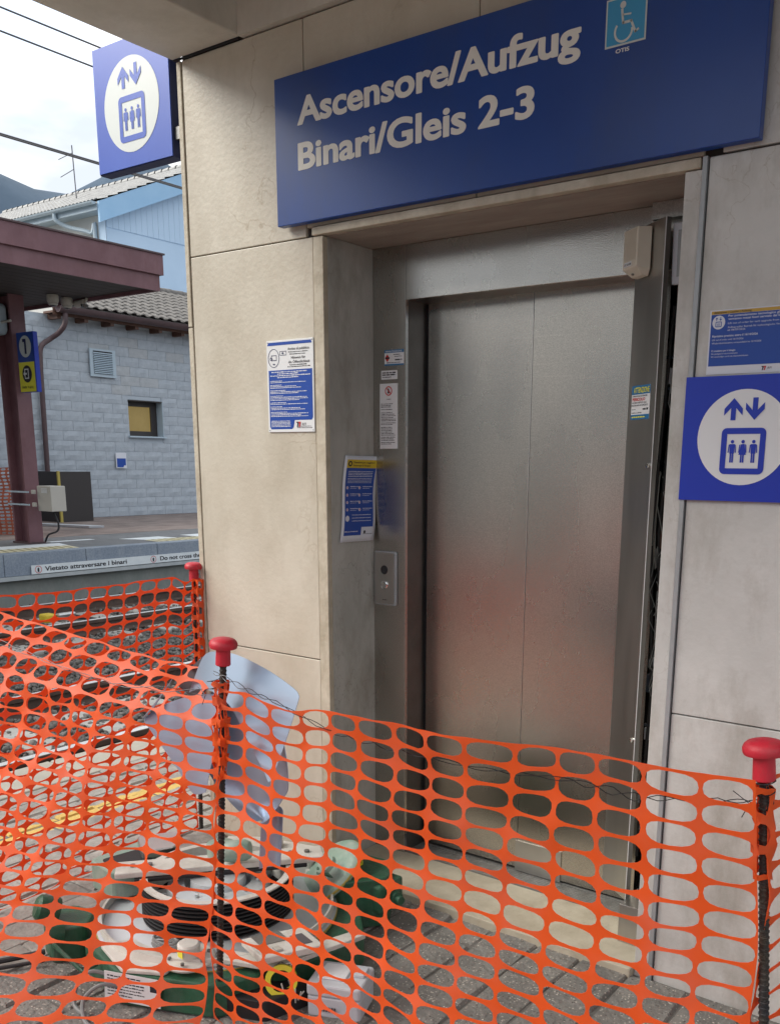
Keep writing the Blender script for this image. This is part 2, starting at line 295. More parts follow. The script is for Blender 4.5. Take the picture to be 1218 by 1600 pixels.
class MB:
    def __init__(s): s.v = []; s.f = []; s.smooth = False
    def add(s, vs, fs):
        k = len(s.v); s.v += [tuple(p) for p in vs]; s.f += [tuple(i+k for i in f) for f in fs]; return s
    def box(s, x0, x1, y0, y1, z0, z1, m=None):
        vs = [(x, y, z) for x in (x0, x1) for y in (y0, y1) for z in (z0, z1)]
        if m is not None: vs = [m @ Vector(p) for p in vs]
        return s.add(vs, [(0, 1, 3, 2), (4, 6, 7, 5), (0, 4, 5, 1), (2, 3, 7, 6), (0, 2, 6, 4), (1, 5, 7, 3)])
    def prism(s, pts, fr, d0, d1):
        n = len(pts); vs = [fr(u, v, d0) for u, v in pts] + [fr(u, v, d1) for u, v in pts]
        return s.add(vs, [tuple(reversed(range(n))), tuple(range(n, 2*n))] + [(i, (i+1) % n, n+(i+1) % n, n+i) for i in range(n)])
    def sheet(s, pts, fr, d): return s.add([fr(u, v, d) for u, v in pts], [tuple(range(len(pts)))])
    def ring2(s, po, pi, fr, d):
        n = len(po); return s.add([fr(u, v, d) for u, v in po] + [fr(u, v, d) for u, v in pi], [(i, (i+1) % n, n+(i+1) % n, n+i) for i in range(n)])
    def tube(s, path, r, n=8, cap=True):
        path = [Vector(p) for p in path]; k = len(s.v); m = len(path); a = None
        rr = r if isinstance(r, (list, tuple)) else [r]*m
        for i, p in enumerate(path):
            d = (path[min(i+1, m-1)] - path[max(i-1, 0)]).normalized()
            if a is None: a = d.cross(Vector((0, 0, 1)) if abs(d.z) < .9 else Vector((1, 0, 0))).normalized()
            a = (a-d*a.dot(d)).normalized(); b = d.cross(a)
            for j in range(n):
                t = 2*math.pi*j/n; s.v.append(tuple(p + (a*math.cos(t)+b*math.sin(t))*rr[i]))
        for i in range(m-1):
            for j in range(n):
                q = k+i*n; s.f.append((q+j, q+(j+1) % n, q+n+(j+1) % n, q+n+j))
        if cap: s.f.append(tuple(k+j for j in reversed(range(n)))); s.f.append(tuple(k+(m-1)*n+j for j in range(n)))
        return s
    def lathe(s, prof, c, axis=(0, 0, 1), n=24, cap=True):
        ax = Vector(axis).normalized(); c = Vector(c)
        return s.tube_ax([(c+ax*h, r) for r, h in prof], ax, n, cap)
    def tube_ax(s, pr, ax, n, cap):
        k = len(s.v); ref = Vector((0, 0, 1)) if abs(ax.z) < .9 else Vector((1, 0, 0)); a = ax.cross(ref).normalized(); b = ax.cross(a)
        for p, r in pr:
            for j in range(n):
                t = 2*math.pi*j/n; s.v.append(tuple(p+(a*math.cos(t)+b*math.sin(t))*r))
        for i in range(len(pr)-1):
            for j in range(n):
                q = k+i*n; s.f.append((q+j, q+(j+1) % n, q+n+(j+1) % n, q+n+j))
        if cap: s.f.append(tuple(k+j for j in reversed(range(n)))); s.f.append(tuple(k+(len(pr)-1)*n+j for j in range(n)))
        return s
    def mesh(s, name, material, org=Vector((0, 0, 0)), smooth=False):
        me = bpy.data.meshes.new(name); me.from_pydata([tuple(Vector(p)-org) for p in s.v], [], s.f); me.update()
        if smooth:
            for p in me.polygons: p.use_smooth = True
            me.set_sharp_from_angle(angle=R(38))
        if material: me.materials.append(MAT[material])
        return me
    def build(s, name, material, parent=None, smooth=False, bevel=0, kind=None, label=None, loc=None):
        org = ORG[parent] if parent is not None else Vector(loc or (0, 0, 0))
        me = s.mesh(name, material, org, smooth)
        import bmesh
        bm = bmesh.new(); bm.from_mesh(me); bmesh.ops.recalc_face_normals(bm, faces=bm.faces); bm.to_mesh(me); bm.free()
        o = bpy.data.objects.new(name, me); S.collection.objects.link(o)
        if parent is not None: o.parent = parent
        else: o.location = org
        ORG[o] = org
        if bevel:
            b = o.modifiers.new('bevel', 'BEVEL'); b.width = bevel; b.segments = 2; b.limit_method = 'ANGLE'; b.angle_limit = R(40)
        if kind: o['kind'] = kind
        if label: o['label'] = label
        return o
def box(name, material, parent, x0, x1, y0, y1, z0, z1, bevel=0, **k):
    return MB().box(x0, x1, y0, y1, z0, z1).build(name, material, parent, bevel=bevel, **k)
class Fr:
    def __init__(s, O, U, V, Nn=None):
        s.O, s.U, s.V = Vector(O), Vector(U).normalized(), Vector(V).normalized(); s.N = Vector(Nn) if Nn else s.U.cross(s.V)
    def __call__(s, u, v, d=0): return s.O+s.U*u+s.V*v+s.N*d
def front(y): return Fr((0, y, 0), (1, 0, 0), (0, 0, 1))            # faces -Y ; u = X, v = Z
def side(x): return Fr((x, 0, 0), (0, 1, 0), (0, 0, 1), (1, 0, 0))   # faces +X ; u = Y, v = Z
def circ(cx, cy, r, n=40, ry=None): return [(cx+r*math.cos(2*math.pi*i/n), cy+(ry or r)*math.sin(2*math.pi*i/n)) for i in range(n)]
def rrect(x0, x1, y0, y1, r, n=4):
    o = []
    for cx, cy, a in ((x1-r, y1-r, 0), (x0+r, y1-r, 90), (x0+r, y0+r, 180), (x1-r, y0+r, 270)):
        for i in range(n+1):
            t = R(a+90*i/n); o.append((cx+r*math.cos(t), cy+r*math.sin(t)))
    return o
def rect(x0, x1, y0, y1): return [(x0, y0), (x1, y0), (x1, y1), (x0, y1)]
def text(body, fr, x0, y0, w, h, material, parent, d=.001, bold=0, name='lettering', shear=0, kw=None, fat=None):
    cu = bpy.data.curves.new('t', 'FONT'); cu.body = body; cu.size = 1; cu.offset = bold; cu.resolution_u = 5 if fat else 2; cu.shear = shear
    to = bpy.data.objects.new('t', cu); S.collection.objects.link(to)
    me = bpy.data.meshes.new_from_object(to); bpy.data.objects.remove(to); bpy.data.curves.remove(cu)
    if not me.vertices: return None
    xs = [v.co.x for v in me.vertices]; a, b = min(xs), max(xs); sc = h/.72   # cap height of the font about .72
    sx = (w/(b-a)) if w else sc
    for v in me.vertices: v.co = fr(x0+(v.co.x-a)*sx, y0+v.co.y*sc, d) - ORG[parent]
    if fat:
        vs = [v.co.copy() for v in me.vertices]; fs = [tuple(p.vertices) for p in me.polygons]; V2 = []; F2 = []
        for k, (a_, b_) in enumerate(((0, 0), (-1, 0), (1, 0), (0, -.6), (0, .6), (-.7, .45), (.7, -.45), (.7, .45), (-.7, -.45))):
            o_ = fr.U*a_*fat+fr.V*b_*fat+fr.N*k*.00004; q = len(V2); V2 += [v+o_ for v in vs]; F2 += [tuple(i+q for i in f) for f in fs]
        me = bpy.data.meshes.new(name); me.from_pydata(V2, [], F2)
    me.materials.clear(); me.materials.append(MAT[material]); me.name = name
    o = bpy.data.objects.new(name, me); S.collection.objects.link(o); o.parent = parent; ORG[o] = ORG[parent]
    if kw: o['kind'] = kw
    return o
def fine(rows, fr, material, parent, d=.001, rng=3):
    rn = random.Random(rng); m = MB()
    for (x0, x1, y, h) in rows:
        x = x0
        while x < x1:
            w = rn.uniform(.6, 2.6)*h*1.6; e = min(x+w, x1)
            m.sheet(rect(x, e, y+rn.uniform(0, .15)*h, y+h*rn.uniform(.65, 1)), fr, d); x = e+h*.5
    return m.build('fine_print', material, parent, kind='stuff')

def lift_pictogram(fr, cx, cy, r, back, ink, parent, d=.001):
    s = r
    MB().sheet(circ(cx, cy, r, 56), fr, d).build('pale_disc', back, parent)
    m = MB(); dd = d+.0012
    def arrow(x, y, sgn):   # pointing up when sgn = 1
        hw = .20*s
        m.sheet([(x-.055*s, y-.22*s*sgn), (x+.055*s, y-.22*s*sgn), (x+.055*s, y+.10*s*sgn), (x-.055*s, y+.10*s*sgn)], fr, dd)
        m.sheet([(x, y+.24*s*sgn), (x-hw, y+.02*s*sgn), (x-hw, y-.12*s*sgn), (x, y+.095*s*sgn)], fr, dd+.0002)
        m.sheet([(x, y+.24*s*sgn), (x, y+.095*s*sgn), (x+hw, y-.12*s*sgn), (x+hw, y+.02*s*sgn)], fr, dd+.0004)
    arrow(cx-.24*s, cy+.58*s, 1); arrow(cx+.22*s, cy+.60*s, -1)
    x0, x1, y0, y1 = cx-.46*s, cx+.50*s, cy-.77*s, cy+.20*s
    m.ring2(rrect(x0, x1, y0, y1, .11*s), rrect(x0+.125*s, x1-.125*s, y0+.125*s, y1-.125*s, .004*s), fr, dd)
    for k, px in enumerate((-.21, .02, .25)):
        X = cx+px*s; Y = cy-.28*s; g = .9*s
        m.sheet(circ(X, Y+.215*g, .042*g, 12), fr, dd)
        if k == 1:
            m.sheet([(X-.04*g, Y+.16*g), (X+.04*g, Y+.16*g), (X+.09*g, Y-.09*g), (X-.09*g, Y-.09*g)], fr, dd)
            arms = .09; legs = -.09
        else:
            m.sheet([(X-.06*g, Y+.16*g), (X+.06*g, Y+.16*g), (X+.055*g, Y-.06*g), (X-.055*g, Y-.06*g)], fr, dd); legs = -.06
        for sg in (-1, 1):
            m.sheet([(X+sg*.006*g, Y+legs*g), (X+sg*.045*g, Y+legs*g), (X+sg*.045*g, Y-.27*g), (X+sg*.006*g, Y-.27*g)][::sg], fr, dd+.0002)
            m.sheet([(X+sg*.055*g, Y+.16*g), (X+sg*.085*g, Y+.14*g), (X+sg*.10*g, Y-.04*g), (X+sg*.075*g, Y-.04*g)], fr, dd+.0004)
    m.build('pictogram', ink, parent)

# ================================================================== THE SETTING
box('ground', 'earth', None, -1500, 1500, -1500, 1500, -1.2, -.9, kind='structure')
# hills
def hills():
    m = MB(); vs = []; fs = []; nx, ny = 220, 10
    for j in range(ny+1):
        for i in range(nx+1):
            a = 2*math.pi*i/nx; t = j/ny; c, d = math.cos(a), math.sin(a)
            k = 1+.38*noise.noise(Vector((c*3, d*3, 1)))+.12*noise.noise(Vector((c*14, d*14, 3+t)))
            k2 = .62+.42*max(0, c*-.86+d*.50)**3
            rr = 1150+t*420; vs.append((c*rr, d*rr, -5+400*k2*k*math.sin(t*math.pi*.5)))
    for j in range(ny):
        for i in range(nx):
            a = j*(nx+1)+i; fs.append((a, a+1, a+nx+2, a+nx+1))
    m.add(vs, fs); m.build('hills', 'mountain', None, smooth=True, kind='structure')
hills()
platform = box('platform', 'joint', None, -4.26, 4, -9, 30, -.5, -.03, kind='structure')
trackbed = box('track_bed', 'ballastbed', None, -11.8, -4.26, -12, 40, -.9, -.44, kind='structure')
opp = MB().box(-30, -11.83, -20, 60, -.9, .27).build('opposite_platform', 'platwall', None, kind='structure')
# opposite platform: granite edge stones, lip, surface bands
for i in range(-4, 10):
    y0 = -4+i*1.22+.92
    box('edge_stone', 'granite', opp, -11.98, -11.75+random.uniform(-.002, .002), y0, y0+1.212, -.005, .29, bevel=.006)
box('edge_lip', 'edgeconc', opp, -11.98, -11.735, -12, 30, -.06, -.008)
for y0, y1 in ((-12, 60),):
    box('asphalt_surface', 'asphalt', opp, -13.9, -11.985, y0, y1, .27, .284)
    box('paved_surface', 'brownpave', opp, -22, -13.904, y0, y1, .27, .286)
def poly_top(name, material, pts, z, parent):
    return MB().prism(pts, Fr((0, 0, 0), (1, 0, 0), (0, 1, 0)), z, z+.004).build(name, material, parent)
poly_top('white_band', 'whitepaint', [(-12.42, -12), (-12.80, -12), (-12.84, 5.75), (-12.42, 5.62)], .286, opp)
poly_top('yellow_tactile_band', 'tactile', [(-12.0, -12), (-12.41, -12), (-12.41, 5.61), (-12.0, 5.52)], .286, opp)
poly_top('white_band', 'whitepaint', [(-12.42, 7.0), (-12.84, 6.8), (-12.84, 7.55), (-12.42, 7.6)], .286, opp)
poly_top('yellow_tactile_band', 'tactile', [(-12.0, 6.9), (-12.41, 6.95), (-12.41, 12), (-12.0, 12)], .286, opp)
poly_top('white_band', 'whitepaint', [(-12.42, 8.0), (-12.84, 8.0), (-12.84, 12), (-12.42, 12)], .286, opp)
poly_top('white_band', 'whitepaint', [(-13.05, 5.75), (-13.17, 5.75), (-13.17, 6.5), (-13.05, 6.5)], .286, opp)
m = MB()
for i in range(150):
    y = -6+i*.12
    if 5.45 < y < 6.95: continue
    m.prism([(-12.02, y), (-12.39, y+.10), (-12.39, y+.135), (-12.02, y+.035)], Fr((0, 0, 0), (1, 0, 0), (0, 1, 0)), .2905, .293)
m.build('tactile_ribs', 'tactileline', opp, kind='stuff')

# ballast stones
def ballast():
    t = (1+5**.5)/2
    iv = np.array([(-1, t, 0), (1, t, 0), (-1, -t, 0), (1, -t, 0), (0, -1, t), (0, 1, t), (0, -1, -t), (0, 1, -t), (t, 0, -1), (t, 0, 1), (-t, 0, -1), (-t, 0, 1)], float)
    iv /= np.linalg.norm(iv[0])
    fc = np.array([(0, 11, 5), (0, 5, 1), (0, 1, 7), (0, 7, 10), (0, 10, 11), (1, 5, 9), (5, 11, 4), (11, 10, 2), (10, 7, 6), (7, 1, 8), (3, 9, 4), (3, 4, 2), (3, 2, 6), (3, 6, 8), (3, 8, 9), (4, 9, 5), (2, 4, 11), (6, 2, 10), (8, 6, 7), (9, 8, 1)])
    rs = np.random.RandomState(3); n = 30000
    px = rs.uniform(-11.7, -4.32, n); py = rs.uniform(-2, 11.5, n)
    px[:6000] = rs.uniform(-8.2, -4.32, 6000); py[:6000] = rs.uniform(0, 4.5, 6000)
    bank = np.clip(1-np.minimum(abs(px+4.3), 9)/.6, 0, 1)*.12
    pz = -.425+rs.uniform(-.02, .035, n)+bank
    sc = rs.uniform(.013, .027, n)[:, None, None]*(rs.uniform(.6, 1.3, (n, 1, 3)))
    v = iv[None]*sc*(1+rs.uniform(-.25, .25, (n, 12, 1)))
    a = rs.uniform(0, 6.28, n); b = rs.uniform(-.6, .6, n); ca, sa, cb, sb = np.cos(a), np.sin(a), np.cos(b), np.sin(b)
    x = v[..., 0]*ca[:, None]-v[..., 1]*sa[:, None]; y = v[..., 0]*sa[:, None]+v[..., 1]*ca[:, None]; z = v[..., 2]
    y2 = y*cb[:, None]-z*sb[:, None]; z2 = y*sb[:, None]+z*cb[:, None]
    V = np.stack([x+px[:, None], y2+py[:, None], z2+pz[:, None]], -1).reshape(-1, 3)
    F = (fc[None]+(np.arange(n)*12)[:, None, None]).reshape(-1, 3)
    me = bpy.data.meshes.new('ballast'); me.vertices.add(len(V)); me.vertices.foreach_set('co', V.ravel().astype(np.float32))
    me.loops.add(F.size); me.loops.foreach_set('vertex_index', F.ravel().astype(np.int32))
    me.polygons.add(len(F)); me.polygons.foreach_set('loop_start', np.arange(0, F.size, 3, dtype=np.int32)); me.update(calc_edges=True); me.validate()
    me.materials.append(MAT['ballast']); o = bpy.data.objects.new('ballast', me); S.collection.objects.link(o)
    tag(o, 'grey crushed stone ballast between the rails', 'ballast', kind='stuff')
ballast()

# railway tracks
def rail_mb(x, y0, y1, zt):
    prof = [(-.075, -.16), (-.075, -.148), (-.012, -.128), (-.010, -.045), (-.034, -.034), (-.034, -.003), (-.028, 0), (.028, 0), (.034, -.003), (.034, -.034), (.010, -.045), (.012, -.128), (.075, -.148), (.075, -.16)]
    fr = Fr((x, 0, zt), (1, 0, 0), (0, 0, 1), (0, 1, 0)); return MB().prism(prof, fr, y0, y1)
for nm, xs, lab in (('near', (-5.155, -6.592), 'railway track nearest the lift platform with pale concrete sleepers'), ('far', (-9.27, -10.75), 'railway track along the opposite platform edge, with rusty rail sides')):
    tr = thing('railway_track', lab, 'railway track', ((xs[0]+xs[1])/2, 3, -.44), 'railway tracks between the platforms')
    for x in xs:
        o = rail_mb(x, -10, 45, -.25).build('rail', 'railside', tr)
        box('running_surface', 'railtop', o, x-.029, x+.029, -10, 45, -.2495, -.2475)
    c = (xs[0]+xs[1])/2; base = None
    for i in range(34):
        y = -3.2+i*.6
        if base is None:
            base = MB().box(c-1.2, c+1.2, y-.13, y+.13, -.56, -.40).build('sleeper', 'sleeper', tr, bevel=.02)
            clips = MB()
            for x in xs:
                for sg in (-1, 1): clips.box(x+sg*.10-.03, x+sg*.10+.03, y-.06, y+.06, -.40, -.375)
            clips.build('rail_clips', 'railside', tr, kind='stuff') ; clip0 = bpy.data.objects['rail_clips'] if nm == 'near' else bpy.data.objects['rail_clips.001']
        else:
            for b0 in (base, clip0):
                q = b0.copy(); S.collection.objects.link(q); q.location = b0.location+Vector((random.uniform(-.01, .01), i*.6, 0))
# yellow trackside box
yb = thing('trackside_box', 'small yellow equipment box lying between the far rails', 'equipment box', (-9.95, 3.5, -.40))
MB().box(-10.05, -9.9, 3.62, 3.76, -.34, -.24).build('housing', 'yellow', yb, bevel=.02)
MB().box(-9.95, -9.87, 3.765, 4.0, -.34, -.24).build('metal_tube', 'steelplain', yb, bevel=.02)
MB().tube([(-9.9, 4.0, -.3), (-9.6, 4.3, -.38), (-9.9, 5.0, -.36), (-9.8, 5.8, -.38)], .025, 6).build('cable', 'black', yb, smooth=True)

# coping stones and setts of the near platform
for i in range(-6, 26):
    y0 = i*.8+.13
    box('coping_stone', 'coping', platform, -4.30, -3.96, y0, y0+.79, -.12, random.uniform(-.003, .002), bevel=.008)
def sett_mesh(k, mname):
    rn = random.Random(k); n = 10; out = []
    base = [(-.5, -.5), (-.1, -.5), (.5, -.5), (.5, -.12), (.5, .5), (.1, .5), (-.5, .5), (-.5, .15)]
    n = len(base)
    b = [(x*(1-rn.uniform(.0, .035)), y*(1-rn.uniform(0, .05))) for x, y in base]
    t = [(x*(1-rn.uniform(.05, .11)), y*(1-rn.uniform(.03, .07))) for x, y in b]
    vs = [(x, y, -.06) for x, y in b]+[(x, y, -.009+rn.uniform(-.002, .002)) for x, y in b]+[(x, y, rn.uniform(-.003, .003)) for x, y in t]+[(rn.uniform(-.1, .1), rn.uniform(-.1, .1), rn.uniform(.001, .005))]
    fs = []
    for lv in (0, 1): fs += [(lv*n+i, lv*n+(i+1) % n, (lv+1)*n+(i+1) % n, (lv+1)*n+i) for i in range(n)]
    fs += [(2*n+i, 2*n+(i+1) % n, 3*n) for i in range(n)]
    me = bpy.data.meshes.new('sett'); me.from_pydata(vs, [], fs); me.materials.append(MAT[mname]); return me
def lay_setts():
    SM = {m: [sett_mesh(k, m) for k in range(7)] for m in ('stone', 'aggregate')}
    allp = []
    camp = Vector((0, -2.47, 1.5))
    x = -3.955
    rn = random.Random(11)
    while x < 2.2:
        w = rn.uniform(.125, .16) if x < -2.6 else rn.uniform(.15, .19)
        ymax = 12 if x+w < -2.93 else -.005
        y = -3.2+rn.uniform(0, .2)
        while y < ymax:
            L = rn.uniform(.16, .34)
            y1 = y+L
            if y1 > ymax-.07: y1 = ymax
            if not (x+w > -2.262 and x < -1.01 and y1 > -.04 and False):
                allp.append((x, y, w, y1-y, 'stone' if x+w/2 < -2.55 else 'aggregate'))
            y = y1
        x += w
    # how large each shows: only those in front of the camera and inside the view
    def key(p):
        c = Vector((p[0]+p[2]/2, p[1]+p[3]/2, 0)); d = c-camp; z = d.dot(fw)
        if z < .3: return 1e9
        u = d.dot(rt)/z*1475.3+681.6; v = -d.dot(up)/z*1475.3+1072.2
        if not (-40 < u < 1260 and 0 < v < 1680): return 1e8
        return z
    allp.sort(key=key)
    rest = []
    for i, (x, y, w, L, mn) in enumerate(allp):
        if i < 300:
            o = bpy.data.objects.new('sett', rn.choice(SM[mn])); S.collection.objects.link(o); o.parent = platform
            o.location = (x+w/2, y+L/2, rn.uniform(-.008, .001)); o.scale = (w*rn.choice((-1, 1)), L*rn.choice((-1, 1)), 1); o.rotation_euler = (rn.uniform(-.012, .012), rn.uniform(-.012, .012), rn.uniform(-.035, .035))
        else: rest.append((x, y, w, L, mn))
    for mn in ('stone', 'aggregate'):
        mb = MB()
        for x, y, w, L, q in rest:
            if q != mn: continue
            me = rn.choice(SM[mn]); z = rn.uniform(-.008, .001)
            mb.add([(x+w/2+v.co.x*w, y+L/2+v.co.y*L, v.co.z+z) for v in me.vertices], [tuple(p.vertices) for p in me.polygons])
        if mb.v: mb.build('sett_paving', mn, platform, kind='stuff')
lay_setts()
box('joint_sand', 'earth', platform, -3.96, 3.5, -6, 12, -.03, -.010)

# ================================================================== LIFT BUILDING
wall = thing('station_wall', 'limestone clad wall, warm and cool light in its tones, around the lift doorway', 'wall', (-1.6, .6, 0))
m = MB(); m.box(-2.90, -2.262, .012, 3.2, -.4, 3.6); m.box(-1.0, 2.2, .012, 3.2, -.4, 3.6); m.box(-2.262, -1.0, .012, 3.2, 2.24, 3.6); m.box(-2.262, -1.0, .48, 3.2, -.4, 2.24)
m.build('wall_core', 'joint', wall)
J = .0035
def slab(name, mt, x0, x1, z0, z1, y0=0, y1=.03, bevel=.0025): return box(name, mt, wall, x0+J/2, x1-J/2, y0, y1, z0+J/2, z1-J/2, bevel=bevel)
slab('stone_slab', 'cream', -2.892, -2.288, -.05, .804)
slab('stone_slab', 'cream', -2.892, -2.288, .804, 2.219)
slab('stone_slab', 'cream', -2.892, -2.317, 2.219, 2.856)
slab('stone_slab', 'cream', -2.317, -1.65, 2.246, 2.856)
slab('stone_slab', 'cream', -1.65, -.974, 2.246, 2.856)
slab('edge_slab', 'creamedge', -2.921, -2.893, -.05, 1.98, -.002, 3.2)
slab('edge_slab', 'creamedge', -2.918, -2.893, 1.98, 2.856, -.004, 3.2)
box('reveal_edge', 'creamedge', wall, -2.2865, -2.2435, -.003, .02, -.05, 2.216, bevel=.002)
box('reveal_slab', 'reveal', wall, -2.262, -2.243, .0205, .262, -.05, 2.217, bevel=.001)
slab('lintel_stone', 'creamedge', -2.287, -.977, 2.2175, 2.2455, -.010, .02)
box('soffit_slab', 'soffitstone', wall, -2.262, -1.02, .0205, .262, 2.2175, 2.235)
box('jamb_edge', 'grey', wall, -1.02, -.9755, -.004, .262, -.05, 2.2168, bevel=.002)
box('metal_profile', 'greyalu', wall, -.9745, -.963, -.008, .02, -.05, 2.2445)
slab('stone_slab', 'grey', -.9615, .42, -.05, .823)
slab('stone_slab', 'grey', -.9615, .42, .823, 2.245)
slab('stone_slab', 'grey', -.93, .42, 2.2465, 2.856)
slab('stone_slab', 'grey', .42, 2.2, -.05, .823)
slab('stone_slab', 'grey', .42, 2.2, .823, 2.245)
slab('stone_slab', 'grey', .42, 2.2, 2.2465, 2.856)
box('threshold_slab', 'slab', wall, -2.242, -1.021, -.035, .262, -.1, .022, bevel=.003)

roof = thing('platform_canopy', 'painted concrete canopy with projecting beam above the lift doorway', 'canopy', (-1, -1.5, 2.86), 'platform canopies')
box('edge_beam', 'concrete', roof, -2.935, -2.59, -6.5, -.004, 2.862, 3.35, bevel=.006)
box('wall_beam', 'concrete', roof, -2.589, 2.4, -.02, .4, 2.860, 3.35)
box('ceiling_slab', 'concrete', roof, -2.588, 2.4, -2.3, -.021, 3.20, 3.349)
box('joint_strip', 'dark', roof, -2.925, -2.6, -.008, -.001, 2.8565, 2.8615)

# ------------------------------------------------------------------ lift doorway
lift = thing('lift_doorway', 'stainless steel lift entrance with closed two-leaf door', 'lift', (-1.65, .3, 0))
box('jamb_panel', 'steel', lift, -2.2425, -2.099, .25, .262, .022, 2.2165, bevel=.001)
box('jamb_edge_strip', 'chrome', lift, -2.0988, -2.0965, .2485, .262, .022, 2.2165)
box('jamb_return', 'steeldark', lift, -2.110, -2.0972, .2625, .372, .022, 2.20)
o = box('header_panel', 'steel', lift, -2.096, -1.02, .25, .262, 2.042, 2.2165, bevel=.0012)
box('header_return', 'steeldark', lift, -2.096, -1.02, .2625, .372, 2.043, 2.06)
d1 = box('door_leaf', 'door', lift, -2.085, -1.6580, .366, .40, .040, 2.075)
box('leaf_edge', 'steelplain', d1, -1.6570, -1.6550, .3555, .40, .04, 2.075)
d2 = box('door_leaf', 'door', lift, -1.6535, -1.19, .356, .40, .040, 2.075)
box('door_guide_block', 'steelplain', d2, -1.66, -1.47, .352, .3555, .034, .15)
box('dark_gap', 'dark', lift, -2.0965, -2.0855, .373, .41, .022, 2.07)
box('shaft_back', 'dark', lift, -2.25, -1.0, .43, .46, .0, 2.23)
th = box('threshold_plate', 'alu', lift, -2.0965, -1.02, .2625, .42, .01, .0275)
g = MB()
for k in range(7):
    y = .272+k*.012
    g.box(-2.09, -1.03, y, y+.005, .0276, .0298)
g.box(-2.09, -1.03, .358, .364, .0276, .032)
g.build('sill_ribs', 'alu', th, kind='stuff')
# opened control jamb
hp = Vector((-1.258, .25, 0)); he = Vector((-1.132, .158, 0)); dv = (he-hp).normalized(); nv = Vector((dv.y, -dv.x, 0))
hf = Fr(hp, dv, (0, 0, 1), nv); Lw = (he-hp).length
jp = MB().prism(rect(0, Lw, .14, 2.162), hf, -.002, 0).build('service_panel', 'steelplain', lift, bevel=.0006)
MB().prism(rect(Lw-.0012, Lw+.0006, .14, 2.162), hf, -.001, .0006).build('panel_edge_glint', 'edgeglint', jp)
MB().prism(rect(Lw-.004, Lw, .14, 2.162), hf, -.016, -.0025).build('panel_lip', 'steeldark', jp)
for z in (1.50, .67):
    k = MB().lathe([(.007, 0), (.008, .002), (.007, .006), (.003, .0068)], hf(Lw-.018, z, .0004), nv, 16).build('panel_lock', 'chrome', jp, smooth=True)
MB().ring2(circ(.012, 2.11, .058, 40), circ(.012, 2.11, .0573, 40), hf, .0006).build('round_cut_mark', 'ink', jp)
box('upper_panel', 'steel', lift, -1.2, -1.021, .215, .2495, 2.172, 2.2165)
bx = MB().box(-1.262, -1.03, .10, .2, .022, .135)
bx = MB().prism([(-1.128, .105), (-1.03, .105), (-1.03, .245), (-1.128, .245)], Fr((0, 0, 0), (1, 0, 0), (0, 1, 0)), .0225, .15).build('lower_jamb_cover', 'steelplain', lift, bevel=.001)
# cavity contents
cav = MB()
rn = random.Random(5)
z = .20
cab = MB(); term = MB(); pc = MB(); rd = MB()
while z < 1.98:
    h = rn.uniform(.02, .07); q = rn.random(); x0 = -1.165+rn.uniform(0, .04); w = rn.uniform(.03, .09)
    (term if q < .35 else pc if q < .85 else rd).box(x0, x0+w, .30+rn.uniform(-.02, .02), .36, z, z+h); z += h+rn.uniform(.003, .05)
    if q < .35:
        for kk in range(4): pc.box(x0+.006+kk*.008, x0+.010+kk*.008, .272, .281, z-h*.5, z-h*.3)
pc.build('relays', 'pcb', lift, kind='stuff'); term.build('terminal_blocks', 'greyplastic', lift, kind='stuff'); rd.build('wooden_brown_relay', 'wood', lift, kind='stuff')
for k in range(16):
    x = -1.155+rn.uniform(0, .125); z0 = rn.uniform(.3, 1.5); pts = []
    for t in range(9): pts.append((x+rn.uniform(-.022, .022), .245+rn.uniform(-.02, .04), z0+t*rn.uniform(.03, .07)))
    cab.tube(pts, .0016, 5)
cab.build('loose_wires', 'wiregrey', lift, smooth=True, kind='stuff')
cab = MB()
for k in range(6):
    x = -1.15+.022*k; cab.tube([(x, .27, .25), (x+.01, .28, .8), (x-.012, .26, 1.3), (x+.006, .28, 1.95)], .005, 6)
cab.build('black_cables', 'black', lift, smooth=True, kind='stuff')
MB().prism([(-1.12, 1.99), (-1.045, 1.99), (-1.045, 2.15), (-1.125, 2.15)], front(.20), 0, .012).build('control_module', 'greyplastic', lift, bevel=.003)
MB().prism([(-1.105, 2.01), (-1.062, 2.01), (-1.062, 2.13), (-1.108, 2.13)], front(.20), .0125, .014).build('module_window', 'steeldark', lift)

# siren
sr = thing('alarm_siren', 'beige lift alarm siren box fixed high on the open steel panel', 'siren', hf(.06, 2.09, 0))
sv = Fr(hf(.012, 0, .003), dv, (0, 0, 1), nv)
m = MB(); W_, D_ = .078, .046
vs = [sv(0, 2.04, 0), sv(W_, 2.04, 0), sv(W_, 2.045, D_), sv(0, 2.045, D_), sv(0, 2.152, 0), sv(W_, 2.152, 0), sv(W_, 2.148, D_), sv(0, 2.148, D_), sv(.01, 2.022, 0), sv(W_-.01, 2.022, 0), sv(W_-.01, 2.024, .02), sv(.01, 2.024, .02)]
m.add(vs, [(0, 1, 5, 4), (4, 5, 6, 7), (0, 4, 7, 3), (1, 2, 6, 5), (3, 7, 6, 2), (3, 2, 10, 11), (0, 3, 11, 8), (1, 9, 10, 2), (8, 11, 10, 9), (0, 8, 9, 1)])
m.build('housing', 'beige', sr, bevel=.003)
m = MB()
for k in range(26): m.prism(rect(.006, W_-.006, 2.066+k*.0031, 2.0675+k*.0031), sv, D_+.0004, D_+.0012)
m.build('speaker_slats', 'beige', sr, kind='stuff')
sf = Fr(sv(0, 0, D_+.0008), dv, (0, 0, 1), nv)
MB().sheet(rect(.010, .052, 2.050, 2.062), sf, 0).build('name_label', 'white', sr)
text('LIFT ALARM', sf, .013, 2.0525, .036, .006, 'ink', sr, .0006, .01)
